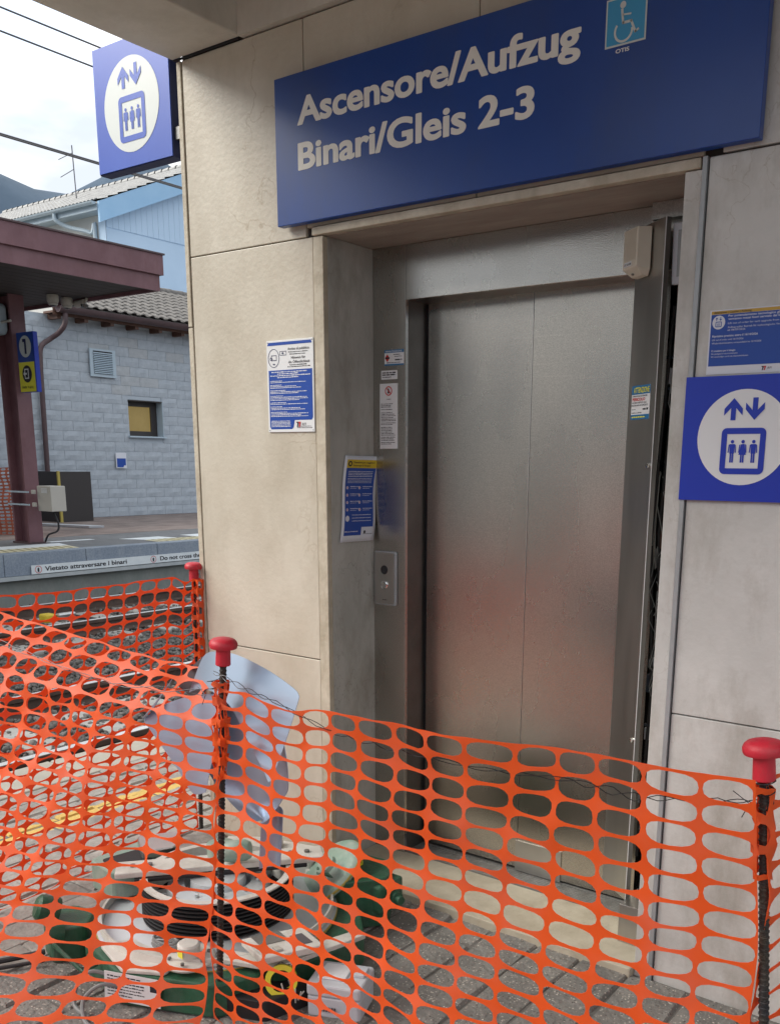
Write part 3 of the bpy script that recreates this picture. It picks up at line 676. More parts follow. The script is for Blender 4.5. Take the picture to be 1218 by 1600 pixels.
MB().lathe([(.004, 0), (.004, .003)], sv(.04, 2.03, .034), (0, -.3, -1), 10).build('screw', 'steeldark', sr)

# call button
cb = thing('call_button_panel', 'steel lift call plate with round black sensor and round button', 'call panel', (-2.183, .245, 1.085))
F25 = front(.2498)
MB().prism(rrect(-2.233, -2.131, .987, 1.186, .007), F25, 0, .010).build('backplate', 'greyalu', cb, bevel=.003)
MB().prism(rrect(-2.227, -2.140, .993, 1.180, .005), F25, .0102, .0125).build('face_plate', 'steelplain', cb)
MB().lathe([(.0165, 0), (.0165, .001)], F25(-2.184, 1.118, .0127), (0, -1, 0), 24).build('black_sensor', 'glassdark', cb)
MB().lathe([(.0155, 0), (.0155, .004), (.0125, .005), (.0120, .003), (.011, .0045), (0.0005, .005)], F25(-2.183, 1.062, .0127), (0, -1, 0), 28).build('button', 'chrome', cb, smooth=True)
fine([(-2.193, -2.172, 1.006, .0035)], F25, 'ink', cb, .0132)

# stickers on the steel jamb
def sticker(name, label, cat, x0, x1, z0, z1, base='white', d=.0012, fr=F25, group=None):
    t = thing(name, label, cat, fr((x0+x1)/2, (z0+z1)/2, d), group); MB().prism(rect(x0, x1, z0, z1), fr, .0004, d).build('backing', base, t); return t
t = sticker('notice_sticker', 'small white and blue maintenance sticker, topmost on the steel jamb', 'sticker', -2.190, -2.104, 1.832, 1.884)
MB().sheet(rect(-2.190, -2.104, 1.874, 1.884), F25, .0018).build('blue_header', 'stickerblue', t); MB().sheet(rect(-2.190, -2.104, 1.832, 1.837), F25, .0018).build('blue_footer', 'stickerblue', t)
text('MANUTENZIONE', F25, -2.184, 1.8762, .072, .0055, 'white', t, .0024, .01)
MB().sheet([(-2.188, 1.857), (-2.177, 1.844), (-2.166, 1.857), (-2.177, 1.870)], F25, .0018).build('diamond_mark', 'red', t)
MB().sheet(rect(-2.190+.004, -2.167, 1.854, 1.860), F25, .0022).build('dark_bar', 'ink', t)
fine([(-2.15, -2.12, 1.866, .003), (-2.145, -2.112, 1.860, .003), (-2.143, -2.112, 1.848, .006), (-2.18, -2.12, 1.840, .003)], F25, 'ink', t, .002, 5)
t = sticker('notice_label', 'tiny plain white text label below the top sticker', 'sticker', -2.205, -2.133, 1.786, 1.816)
fine([(-2.2, -2.14, 1.806, .005), (-2.2, -2.14, 1.799, .005), (-2.2, -2.16, 1.792, .003)], F25, 'ink', t, .002, 6)
t = sticker('instruction_plate', 'tall narrow white instruction plate with red prohibition symbol on steel jamb', 'notice', -2.210, -2.131, 1.550, 1.772, d=.003)
MB().ring2(circ(-2.170, 1.747, .016, 28), circ(-2.170, 1.747, .0125, 28), F25, .004).build('red_ring', 'red', t)
MB().sheet([(-2.181, 1.757), (-2.179, 1.759), (-2.159, 1.738), (-2.161, 1.736)], F25, .0044).build('red_slash', 'red', t)
MB().sheet([(-2.174, 1.754), (-2.170, 1.757), (-2.165, 1.744), (-2.163, 1.740), (-2.176, 1.738), (-2.174, 1.744)], F25, .004).build('figure', 'ink', t)
rows = [(-2.18, -2.16, 1.718, .003)]
for z0, nn in ((1.702, 3), (1.683, 1), (1.672, 3), (1.655, 3), (1.637, 2), (1.622, 3), (1.606, 3), (1.588, 3), (1.570, 2)):
    for k in range(nn): rows.append((-2.205, -2.205+random.uniform(.045, .068), z0-k*.0052, .0028))
fine(rows, F25, 'ink', t, .0036, 8)
# attention sticker on service panel
hs = Fr(hf(.004, 0, 0), dv, (0, 0, 1), nv)
t = thing('warning_sticker', 'blue and white ATTENZIONE PERICOLO sticker on the open steel panel', 'sticker', hs(.05, 1.68, 0))
w0, w1, q0, q1 = .018, .122, 1.632, 1.728
MB().prism(rect(w0, w1, q0, q1), hs, .0004, .0010).build('backing', 'white', t)
MB().sheet(rect(w0, w1, 1.703, q1), hs, .0014).build('blue_header', 'stickerblue', t); MB().sheet(rect(w0, w1, q0, 1.646), hs, .0014).build('blue_footer', 'stickerblue', t)
text('ATTENZIONE', hs, .030, 1.7075, .088, .0155, 'stickeryel', t, .002, .015)
text('COMANDO DI ASCENSORE', hs, .022, 1.696, .085, .0045, 'ink', t, .0018, .015)
text('PERICOLO', hs, .024, 1.685, .072, .0085, 'red', t, .0018, .03)
text('ACCESSO VIETATO ALLE', hs, .022, 1.6775, .082, .0045, 'ink', t, .0018, .015); text('PERSONE NON AUTORIZZATE', hs, .020, 1.670, .092, .0045, 'ink', t, .0018, .015)
fine([(.085, .115, 1.658, .007), (.022, .045, 1.660, .002), (.022, .08, 1.650, .0025)], hs, 'ink', t, .0016, 9)
fine([(.024, .10, 1.637, .004)], hs, 'stickeryel', t, .0018, 10)

# ------------------------------------------------------------------ signs
FS = front(-.04)
sg = thing('lift_sign', 'large navy sign lettered Ascensore/Aufzug Binari/Gleis 2-3 over the doorway', 'sign', (-1.62, -.02, 2.25))
box('panel', 'blue', sg, -2.408, -.828, -.040, -.012, 2.254, 2.688, bevel=.002)
MB().box(-2.38, -2.2, -.0115, -.0005, 2.262, 2.275).box(-1.0, -.86, -.0115, -.0005, 2.262, 2.275).build('mounting_rail', 'steeldark', sg)
text('Ascensore/Aufzug', FS, -2.306, 2.541, .994, .077, 'signtext', sg, .0008, .014, fat=.0029)
text('Binari/Gleis 2-3', FS, -2.306, 2.411, .862, .077, 'signtext', sg, .0008, .014, fat=.0029)
ws = thing('wheelchair_sticker', 'square light blue wheelchair symbol sticker lettered OTIS on the navy sign', 'sticker', (-1.185, -.042, 2.52))
MB().prism(rect(-1.240, -1.130, 2.524, 2.632), FS, .0008, .0016).build('backing', 'signcircle', ws)
MB().sheet(rect(-1.236, -1.134, 2.528, 2.628), FS, .0022).build('blue_field', 'skyblue', ws)
m = MB(); cx, cz = -1.190, 2.563
m.sheet(circ(cx-.004, cz+.050, .008, 16), FS, .003)
arc = [(cx+.026*math.cos(R(a)), cz-.008+.026*math.sin(R(a))) for a in range(140, 372, 12)]; arc2 = [(cx+.0205*math.cos(R(a)), cz-.008+.0205*math.sin(R(a))) for a in range(140, 372, 12)]
for i in range(len(arc)-1): m.sheet([arc[i], arc[i+1], arc2[i+1], arc2[i]], FS, .003)
for a, b, w in (((-.006, .040), (-.002, .010), .006), ((-.003, .028), (.018, .026), .004), ((-.002, .010), (.020, .010), .006), ((.020, .010), (.032, -.016), .006), ((.032, -.016), (.040, -.012), .005)):
    p, q = Vector(a), Vector(b); dd = (q-p).normalized(); nn = Vector((-dd.y, dd.x))*w/2; p -= dd*w*.3; q += dd*w*.3
    m.sheet([(cx+v.x, cz+v.y) for v in (p-nn, q-nn, q+nn, p+nn)], FS, .0032)
m.build('wheelchair_symbol', 'signcircle', ws)
text('OTIS', FS, -1.209, 2.5085, .036, .009, 'white', ws, .0016, .0, fat=.0007)

pb = thing('projecting_lift_sign', 'blue box sign with white lift pictogram beside the wall corner', 'sign', (-3.17, .03, 2.56), 'blue lift pictogram signs')
box('box_frame', 'bluedark', pb, -3.391, -2.957, .002, .052, 2.563, 2.992, bevel=.002)
box('face', 'bluebox', pb, -3.388, -2.960, -.002, .0015, 2.567, 2.989)
lift_pictogram(front(-.002), -3.175, 2.772, .158, 'signcircle', 'bluebox', pb)
box('bracket', 'steeldark', pb, -2.9565, -2.9215, .01, .04, 2.62, 2.66)

rb = thing('lift_board', 'square cobalt blue board with white lift pictogram on the right wall', 'sign', (-.82, -.01, 1.41), 'blue lift pictogram signs')
box('board', 'bluebright', rb, -.977, -.655, -.012, -.0085, 1.413, 1.724)
lift_pictogram(front(-.012), -.818, 1.572, .118, 'white', 'bluebright', rb)

# posters --------------------------------------------------------
def sheet_f(name, mt, pts, fr, d, parent): return MB().sheet(pts, fr, d).build(name, mt, parent)
FW = front(0)
p1 = thing('surveillance_notice', 'white and blue bilingual camera notice board on the left wall', 'notice', (-2.40, -.004, 1.6))
X0, X1, Z0, Z1 = -2.512, -2.292, 1.602, 1.907
MB().prism(rect(X0, X1, Z0, Z1), FW, .0005, .005).build('board', 'white', p1, bevel=.0006)
sheet_f('blue_band', 'posterblue', [(X0+.004, Z1-.016), (X1-.006, Z1-.016), (X1-.010, Z1-.006), (X0+.010, Z1-.006)], FW, .0056, p1)
sheet_f('blue_field', 'posterblue', [(X0+.008, Z0+.018), (X0+.014, Z0+.010), (X0+.115, Z0+.010), (X0+.122, Z0+.016), (X0+.128, Z0+.040), (X1-.012, Z0+.040), (X1-.006, Z0+.048), (X1-.006, Z0+.207), (X0+.008, Z0+.207)], FW, .0056, p1)
MB().ring2(circ(X0+.034, Z1-.058, .027, 30, .031), circ(X0+.034, Z1-.058, .025, 30, .029), FW, .0058).build('camera_ring', 'bluedark', p1)
m = MB(); m.ring2(rect(X0+.022, X0+.048, Z1-.066, Z1-.048), rect(X0+.024, X0+.046, Z1-.064, Z1-.050), FW, .0058); m.ring2(circ(X0+.022, Z1-.06, .006, 12), circ(X0+.022, Z1-.06, .004, 12), FW, .006); m.sheet(rect(X0+.030, X0+.040, Z1-.080, Z1-.076), FW, .0058)
m.ring2(rect(X0+.064, X0+.095, Z1-.050, Z1-.036), rect(X0+.0655, X0+.0935, Z1-.0485, Z1-.0375), FW, .0058); m.sheet(rect(X0+.074, X0+.082, Z1-.046, Z1-.040), FW, .0058)
m.build('camera_drawing', 'bluedark', p1)
text('Avviso al pubblico', FW, X0+.102, Z1-.034, .100, .0085, 'ink', p1, .006, .012); text('Hinweis für', FW, X0+.118, Z1-.063, .066, .0085, 'ink', p1, .006, .012)
text('die Öffentlichkeit', FW, X0+.104, Z1-.077, .100, .0085, 'ink', p1, .006, .012)
fine([(X0+.105, X0+.195, Z1-.042, .003), (X0+.11, X0+.185, Z1-.049, .003), (X0+.11, X0+.19, Z1-.084, .003), (X0+.10, X0+.205, Z1-.090, .003)], FW, 'ink', p1, .006, 11)
rows = [(X0+.022, X0+.19, Z0+.199, .0036), (X0+.05, X0+.15, Z0+.193, .0036), (X0+.016, X0+.205, Z0+.187, .0036), (X0+.05, X0+.15, Z0+.181, .0036)]
z = Z0+.170
rn = random.Random(4)
while z > Z0+.05:
    for k in range(rn.choice((2, 3, 4))):
        rows.append((X0+.014, X0+.014+(rn.uniform(.05, .08) if k == 0 else rn.uniform(.12, .19)), z, .0026)); z -= .0047
    z -= .004
rows += [(X0+.014, X0+.108, Z0+.036-k*.0046, .0026) for k in range(5)]
fine(rows, FW, 'white', p1, .006, 12)
def logo(fr, x, z, s, parent, d):
    for k, (mt, dx) in enumerate((('ink', 0), ('red', .5))):
        sheet_f('logo_mark', mt, [(x+dx*s, z), (x+(dx+.25)*s, z), (x+(dx+.5)*s, z+s*.75), (x+(dx+.55)*s, z+s), (x+(dx-.1)*s, z+s), (x+(dx-.1)*s, z+s*.8), (x+(dx+.15)*s, z+s*.75)], fr, d+k*.0002, parent)
    text('RFI', fr, x+1.35*s, z+.3*s, 1.1*s, .5*s, 'ink', parent, d, .0, shear=.3)
logo(FW, X0+.138, Z0+.016, .018, p1, .0062)
fine([(X0+.155, X0+.205, Z0+.018, .002), (X0+.14, X0+.21, Z0+.013, .002)], FW, 'ink', p1, .006, 13)
m = MB()
for x, z in ((X0+.006, Z1-.006), (X1-.006, Z1-.006), (X0+.006, Z0+.006), (X1-.006, Z0+.006)): m.lathe([(.0022, 0), (.0015, .0012)], FW(x, z, .005), (0, -1, 0), 8)
m.build('screws', 'steeldark', p1, kind='stuff')

# curled paper notice on the reveal
p2 = thing('paper_notice', 'curling blue and yellow paper passenger notice taped on the grey reveal', 'notice', (-2.24, .16, 1.22))
class Curl:
    # u 0..1 across, v 0..1 up, paper hangs slightly askew and its outer corner lifts
    def __call__(s, u, v, d=0):
        y = .053+.036*v + u*(.180-.002*v) + .004*math.sin(v*7); z = 1.2245+.300*v-.002*u
        lift_ = .004+.020*max(0, u-.55)**1.5*(.4+1.6*v)+.012*max(0, .3-u)*(1-v)+.004*math.sin(v*6+1)*u
        return Vector((-2.243+lift_+d, y, z))
cf = Curl()
def patch(fr, u0, u1, v0, v1, d, nu=10, nv_=14):
    m = MB(); vs = [fr(u0+(u1-u0)*i/nu, v0+(v1-v0)*j/nv_, d) for j in range(nv_+1) for i in range(nu+1)]
    return m.add(vs, [(j*(nu+1)+i, j*(nu+1)+i+1, (j+1)*(nu+1)+i+1, (j+1)*(nu+1)+i) for j in range(nv_) for i in range(nu)])
o = patch(cf, 0, 1, 0, 1, 0).build('sheet', 'paper', p2, smooth=True); sm = o.modifiers.new('thick', 'SOLIDIFY'); sm.thickness = .0004
patch(cf, .08, .93, .86, .955, .0008, 8, 4).build('yellow_header', 'yellow', p2, smooth=True)
patch(cf, .08, .93, .17, .86, .0008, 8, 14).build('blue_field', 'posterblue', p2, smooth=True)
patch(cf, .08, .60, .075, .17, .0008, 8, 4).build('blue_foot', 'posterblue', p2, smooth=True)
def ctext(body, u, v, w, h, mt):
    class G:
        def __call__(s, a, b, d=0): return cf(a, b, d)
    return text(body, G(), u, v, w, h, mt, p2, .0014, .01)
ctext('Disposizioni per i viaggiatori', .27, .915, .60, .020, 'ink'); ctext('Bestimmungen für Fahrgäste', .27, .880, .50, .020, 'ink')
MB().sheet(circ(.17, .908, .06, 16, .032), cf, .0013).build('round_mark', 'ink', p2); MB().sheet(circ(.17, .908, .03, 10, .016), cf, .0016).build('round_mark_centre', 'yellow', p2)
rows = [(.14, .86, .815-k*.019, .010) for k in range(4)]+[(.14, .86, .735-k*.016, .007) for k in range(4)]
for r_ in range(4):
    for c_ in (.24, .62):
        rows += [(c_, c_+.28, .640-r_*.085, .010), (c_, c_+.20, .622-r_*.085, .006)]
rows += [(.30, .86, .31-k*.035, .009) for k in range(3)]+[(.10, .5, .115, .012)]
fine(rows, cf, 'paper', p2, .0014, 14)
m = MB()
for r_ in range(4):
    for c_ in (.15, .53): m.sheet(circ(c_, .632-r_*.085, .035, 12, .018), cf, .0014)
m.sheet(circ(.16, .275, .06, 16, .035), cf, .0014); m.build('icons', 'paper', p2, kind='stuff')
m = MB()
for r_ in range(4):
    for c_ in (.15, .53): m.sheet(rect(c_-.012, c_+.012, .623-r_*.085, .642-r_*.085), cf, .0018)
m.build('icon_marks', 'red', p2, kind='stuff')
m = MB(); m.sheet(circ(.70, .11, .03, 10, .02), cf, .0014); m.build('logo_mark', 'ink', p2); fine([(.66, .93, .085, .006)], cf, 'ink', p2, .0014, 15)

# right notice
p3 = thing('service_notice', 'blue out-of-service paper notice with amber header above the lift board', 'notice', (-.8, -.003, 1.73))
X0, Z0, Z1 = -.930, 1.729, 1.884; X1 = -.705
MB().prism(rect(X0, X1, Z0, Z1), FW, .0006, .0016).build('sheet', 'paper', p3)
sheet_f('amber_header', 'amber', rect(X0+.004, X1-.003, Z1-.0105, Z1-.003), FW, .002, p3); sheet_f('blue_field', 'posterblue', rect(X0+.004, X1-.003, Z0+.020, Z1-.0110), FW, .002, p3)
text('Attenzione | Caution | Achtung', FW, X0+.010, Z1-.009, .095, .0058, 'ink', p3, .0026, .01)
MB().sheet(circ(X0+.024, Z1-.030, .0165, 28), FW, .0025).build('pale_disc', 'paper', p3)
m = MB(); c = (X0+.024, Z1-.030)
m.ring2(rrect(c[0]-.008, c[0]+.008, c[1]-.011, c[1]+.002, .002), rrect(c[0]-.0062, c[0]+.0062, c[1]-.0092, c[1]+.0002, .0002), FW, .0029)
for k in (-3, 0, 3): m.sheet(rect(c[0]+k*.001-.0006, c[0]+k*.001+.0006, c[1]-.008, c[1]-.002), FW, .0029)
m.sheet([(c[0]-.0055, c[1]+.0125), (c[0]-.009, c[1]+.008), (c[0]-.002, c[1]+.008)], FW, .0029); m.sheet([(c[0]+.0045, c[1]+.0035), (c[0]+.001, c[1]+.008), (c[0]+.008, c[1]+.008)], FW, .0029)
m.sheet(rect(c[0]-.0063, c[0]-.0047, c[1]+.004, c[1]+.009), FW, .0031); m.sheet(rect(c[0]+.0037, c[0]+.0053, c[1]+.007, c[1]+.0125), FW, .0031)
m.build('pictogram', 'posterblue', p3)
for s_, z_, w_, h_, b_ in (('Per potenziamento tecnologico gli impianti', 1.866, .160, .0052, .015), ('verranno messi fuori servizio dal 06/09/2026', 1.8585, .165, .0052, .015), ('Lift out of order for tech upgrade from 06/09/2026', 1.8485, .165, .0045, 0), ('Aufzug außer Betrieb für technologische Verbesserung', 1.839, .160, .0045, 0), ('ab 06/09/2026', 1.8325, .045, .0045, 0)):
    text(s_, FW, X0+.048, z_, w_, h_, 'paper', p3, .0026, b_)
for s_, z_, w_, h_, b_ in (('Ripristino previsto entro il 16/10/2026', 1.819, .115, .0050, .015), ('Lift out of order until 16/10/2026', 1.8105, .080, .0042, 0), ('Wiederinbetriebnahme voraussichtlich bis 16/10/2026', 1.8022, .125, .0042, 0), ('Ci scusiamo per il disagio', 1.784, .062, .0042, .015), ('We apologize for any inconvenience', 1.777, .068, .0038, 0), ('Wir entschuldigen uns für die Unannehmlichkeiten', 1.770, .095, .0038, 0)):
    text(s_, FW, X0+.010, z_, w_, h_, 'paper', p3, .0026, b_)
logo(FW, X0+.142, Z0+.005, .010, p3, .0024)

# ================================================================== NET BARRIER
def net(label, P, L, H, ps=.112, pt=.053, q=4, name='barrier_net', hw=.466, hh=.442, ex=2.7, group='orange barrier nets', thick=.0009, tfun=None, seed=0):
    nc = max(2, round(L/ps)); nr = round(H/pt)
    sq = []
    for sidei in range(4):
        for k in range(q):
            t = -1+2*k/q
            sq.append([(t, -1), (1, t), (-t, 1), (-1, -t)][sidei])
    n = len(sq); idx = {}; vs = []; fs = []
    def vert(u, v):
        k = (round(u*64), round(v*64))
        if k not in idx:
            idx[k] = len(vs); vs.append(P(min(max(u/nc, 0), 1), min(max(v/nr, 0), 1)))
        return idx[k]
    rnn = random.Random(seed)
    for i in range(nc):
        for j in range(nr):
            o = [vert(i+.5+a*.5, j+.5+b*.5) for a, b in sq]
            a1 = hw*rnn.uniform(.96, 1.02); b1 = hh*rnn.uniform(.93, 1.03)*(.93 if j == nr-1 else 1)
            inn = []
            for a, b in sq:
                rr = (abs(a)**ex+abs(b)**ex)**(-1/ex); inn.append(len(vs)); vs.append(P((i+.5+a*rr*a1)/nc, (j+.5+b*rr*b1)/nr))
            for k in range(n): fs.append((o[k], o[(k+1) % n], inn[(k+1) % n], inn[k]))
    me = bpy.data.meshes.new(name); org = Vector(P(.5, 0)); me.from_pydata([tuple(Vector(p)-org) for p in vs], [], fs); me.update()
    for p in me.polygons: p.use_smooth = True
    me.materials.append(MAT['fadednet' if 'opposite' in label or 'cupboard' in label else 'net']); o = bpy.data.objects.new(name, me); S.collection.objects.link(o); o.location = org
    s_ = o.modifiers.new('thick', 'SOLIDIFY'); s_.thickness = thick; s_.offset = 0
    es = o.modifiers.new('edges', 'EDGE_SPLIT'); es.split_angle = R(50)
    return tag(o, label, 'barrier net', group)
def nz(a, b, c): return noise.noise(Vector((a, b, c)))
def make_P(b0, b1, t0, t1, H0, H1, sag=.03, seed=0, bulge=.03, topcurl=0, warp=.010, low=None, pinch=(), fold=0, flare=1):
    b0, b1, t0, t1 = map(Vector, (b0, b1, t0, t1)); L = (t1-t0).length; nrm = (t1-t0).cross(Vector((0, 0, 1))).normalized()
    def P(u, v):
        s = u*L; uu = u+warp*1.4*nz(s*5, v*5, seed)/L-.035*(1-v)*math.sin(math.pi*u)/L; vv = v+.018*nz(s*3.2, v*4, seed+9)*math.sin(min(v, 1)*math.pi)+.004*nz(s*14, v*16, seed+3)
        vv = vv+.05*math.sin(v*math.pi)*nz(s*1.3, 3, seed+5)
        top = t0.lerp(t1, uu); bot = b0.lerp(b1, uu)
        h = (H0+(H1-H0)*u)-sag*math.sin(math.pi*u)+.006*nz(s*11, 0, seed+20)*(v > .9)
        for pu, ps_, pd in pinch: h -= pd*math.exp(-((u-pu)/ps_)**2)
        p = bot.lerp(top, min(max(v, 0), 1)**flare); p.z = h*max(vv, 0)
        off = bulge*(nz(s*2.1, v*1.6, seed+31)+.5*nz(s*5, v*4.5, seed+37)+.28*nz(s*12, v*12, seed+41))
        off += topcurl*math.exp(-((1-v)/.06)**2)*(.6+nz(s*6, 0, seed+50))
        if fold and v > .86: q = (v-.86)/.14; off += fold*q; p.z -= abs(fold)*.25*q*q
        off += .03*math.exp(-(v/.06)**2)*nz(s*6, 0, seed+60)
        return p+nrm*off
    return P
zl = 0
net('orange barrier net stretched between the middle and right posts before the lift', make_P((-1.85, -.93, 0), (-.37, -.95, 0), (-1.79, -.915, 0), (-.435, -.945, 0), .965, 1.0, .022, 1, .030, .02, pinch=((.02, .05, .02), (.17, .09, .028))), 1.40, 1.0, ps=.103, pt=.050, seed=1)
net('orange barrier net running left from the middle post with pale sunlit top', make_P((-3.0, -1.98, 0), (-1.83, -1.05, 0), (-2.97, -.99, 0), (-1.80, -.915, 0), 1.075, .975, .012, 2, .045, 0, warp=.020, fold=-.10, flare=.5), 1.18, 1.06, ps=.096, pt=.047, seed=2)
net('bright orange barrier net from the far post by the wall corner, farthest one', make_P((-2.90, -1.35, 0), (-2.98, -.03, 0), (-2.90, -1.05, 0), (-2.94, .0, 0), 1.08, 1.075, .015, 3, .030, .0, pinch=((.95, .05, .03),)), 1.30, 1.08, ps=.086, pt=.047, seed=3)
net('orange barrier net going back from the right post to the wall', make_P((-.37, -.95, 0), (-.1, -.05, 0), (-.43, -.935, 0), (-.12, -.04, 0), 1.0, 1.05, .02, 4, .03), .95, 1.0, seed=4)
net('orange barrier net seen only as a reddish reflection in the lift door', make_P((-4.0, -4.9, 0), (2.2, -4.6, 0), (-4.0, -4.9, 0), (2.2, -4.6, 0), 1.05, 1.05, .05, 11, .03), 6.2, 1.05, q=3, seed=11, hh=.24, hw=.36)
# crumpled surplus of net wrapped round the far and middle posts
def wrap(label, cx, cy, tx, z0, z1, seed, r=.022):
    def P(u, v):
        a = u*2*math.pi*1.1+seed; z = z0+(z1-z0)*v+.01*nz(u*9, v*9, seed)
        rr = r+.014*nz(math.cos(a)*2, z*14, seed)
        return Vector((cx+tx*z+rr*math.cos(a), cy+rr*math.sin(a), z))
    net(label, P, 2*math.pi*r*1.1*1.8, z1-z0, ps=.06, pt=.05, q=3, seed=seed, hw=.40, hh=.33)
wrap('crumpled strip of orange net wound round the far post', -2.945, -.01, .02, .35, 1.05, 5)
wrap('crumpled strip of orange net wound round the middle post below the grey guard', -1.858, -.905, .07, .70, .96, 6, .018)
wrap('twist of orange net tied round the right post', -.365, -.931, -.065, .82, .98, 7, .018)

def post(label, b, t, k=1.0):
    b, t = Vector(b), Vector(t); L = (t-b).length; d = (t-b).normalized()
    r_ = thing('rebar_post', label, 'post', b, 'red-capped rebar posts')
    prof = []; h = -.12
    while h < L-.02:
        prof += [(.0082*k, h), (.0082*k, h+.0062), (.0096*k, h+.0075), (.0096*k, h+.0098)]; h += .011
    prof.append((.0082*k, h))
    MB().lathe(prof, b, d, 12).build('steel_rod', 'rebar', r_, smooth=True)
    MB().lathe([(.0175, -.062), (.0190, -.060), (.0180, -.022), (.0185, -.018), (.0330, -.017), (.0350, -.013), (.0355, -.006), (.0325, .001), (.0270, .0055), (.0175, .0085), (.0070, .0100), (.0005, .0103)], t, d, 28).build('red_cap', 'capred', r_, smooth=True)
post('red-capped rebar post nearest the camera at the right edge', (-.342, -.931, 0), (-.4345, -.931, 1.052))
post('red-capped rebar post in the middle rising through the grey guard', (-1.862, -.90, 0), (-1.787, -.895, 1.062))
post('small far red-capped rebar post beside the left wall corner', (-2.965, -.02, 0), (-2.938, -.015, 1.105))

# tie wires
def wire(label, pts, seed):
    rn = random.Random(seed); a = []; b = []
    P_ = [Vector(p) for p in pts]
    for i in range(len(P_)-1):
        n_ = 9
        for k in range(n_):
            t = k/n_; p = P_[i].lerp(P_[i+1], t); ph = (i*n_+k)*.9
            w = .004+.004*max(0, math.sin((i+t)*2.1))
            a.append(p+Vector((0, math.sin(ph)*.003, math.cos(ph)*w+rn.uniform(-.001, .001)))); b.append(p+Vector((0, -math.sin(ph)*.003, -math.cos(ph)*w+rn.uniform(-.001, .001))))
    m = MB(); m.tube(a, .0009, 5); m.tube(b, .0009, 5)
    e = P_[-1]
    m.tube([e+Vector((-.05, -.01, .012)), e+Vector((-.02, -.012, -.004)), e+Vector((-.03, -.015, -.03))], .0009, 5)
    m.tube([e+Vector((.016*math.cos(t*.7), .016*math.sin(t*.7), t*.0022)) for t in range(20)], .0010, 5)
    o = m.build('tie_wire', 'tiewire', None, smooth=True); return tag(o, label, 'wire', 'tie wires through the nets')
wire('thin twisted tie wire threaded along the front net to the right post', [(-1.80, -.92, .985), (-1.682, -.925, .96), (-1.573, -.93, .945), (-1.411, -.925, .902), (-1.224, -.92, .894), (-1.007, -.93, .895), (-.787, -.93, .915), (-.655, -.935, .912), (-.524, -.94, .937), (-.425, -.935, .954)], 1)
wire('thin twisted tie wire through the left net to the middle post', [(-2.9, -1.0, 1.0), (-2.6, -.98, .96), (-2.35, -.97, .925), (-2.1, -1.0, .925), (-1.80, -.92, .93)], 2)

# ================================================================== BENT METAL GUARD on the middle post
gd = thing('metal_guard', 'bent sheet metal guard, reflected sky blue in its colour, draped over the middle post', 'metal cover', (-1.83, -.84, .6))
def surf(name, c, bul, mt='guard', n=12, th=.0025, wav=None):
    c00, c10, c11, c01 = map(Vector, c); m = MB(); vs = []
    for j in range(n+1):
        for i in range(n+1):
            u, v = i/n, j/n
            p = c00.lerp(c10, u).lerp(c01.lerp(c11, u), v) + Vector(bul(u, v)); vs.append(p)
    m.add(vs, [(j*(n+1)+i, j*(n+1)+i+1, (j+1)*(n+1)+i+1, (j+1)*(n+1)+i) for j in range(n) for i in range(n)])
    o = m.build(name, mt, gd, smooth=True); s_ = o.modifiers.new('thick', 'SOLIDIFY'); s_.thickness = th; s_.offset = 0; return o
def polyfan(name, pts, mt='guard', bend=lambda p: p, th=.0025, tilt=(0, 0)):
    # polygon outline in the plane y = const, given as (x, z); grid filled by triangulated inset then bent
    import bmesh
    bm = bmesh.new(); vv = [bm.verts.new((x, 0, z)) for x, z in pts]; f = bm.faces.new(vv)
    bmesh.ops.triangulate(bm, faces=bm.faces[:]); bmesh.ops.subdivide_edges(bm, edges=bm.edges[:], cuts=5, use_grid_fill=True)
    for v in bm.verts: v.co = Vector(bend(v.co))-ORG[gd]
    bmesh.ops.recalc_face_normals(bm, faces=bm.faces)
    me = bpy.data.meshes.new(name); bm.to_mesh(me); bm.free(); me.materials.append(MAT[mt])
    for p in me.polygons: p.use_smooth = True
    o = bpy.data.objects.new(name, me); S.collection.objects.link(o); o.parent = gd; ORG[o] = ORG[gd]
    s_ = o.modifiers.new('thick', 'SOLIDIFY'); s_.thickness = th; s_.offset = 0; return o
def rounded(pts, r=.02, n=4):
    out = []; k = len(pts)
    for i in range(k):
        p0, p1, p2 = Vector(pts[i-1]), Vector(pts[i]), Vector(pts[(i+1) % k])
        a = (p0-p1); b = (p2-p1); q = min(r, a.length*.4, b.length*.4); a = p1+a.normalized()*q; b = p1+b.normalized()*q
        for t in range(n+1):
            t /= n; out.append(tuple(a*(1-t)**2+p1*2*t*(1-t)+b*t*t))
    return out
def crv(pts, n):
    P_ = [Vector((p[0], p[1])) for p in pts]; k = len(P_)-1; out = []
    for i in range(n+1):
        t = i/n*k; j = min(int(t), k-1); t -= j
        p0, p1, p2, p3 = P_[max(j-1, 0)], P_[j], P_[j+1], P_[min(j+2, k)]
        out.append(.5*((2*p1)+(-p0+p2)*t+(2*p0-5*p1+4*p2-p3)*t*t+(-p0+3*p1-3*p2+p3)*t**3))
    return out
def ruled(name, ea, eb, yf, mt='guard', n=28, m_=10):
    A, B = crv(ea, n), crv(eb, n); m = MB(); vs = []
    for j in range(m_+1):
        for i in range(n+1):
            p = A[i].lerp(B[i], j/m_); vs.append((p.x, yf(p.x, p.y, i/n, j/m_), p.y))
    m.add(vs, [(j*(n+1)+i, j*(n+1)+i+1, (j+1)*(n+1)+i+1, (j+1)*(n+1)+i) for j in range(m_) for i in range(n)])
    o = m.build(name, mt, gd, smooth=True); s_ = o.modifiers.new('thick', 'SOLIDIFY'); s_.thickness = .0018; s_.offset = 0
    es = o.modifiers.new('edges', 'EDGE_SPLIT'); es.split_angle = R(40); return o
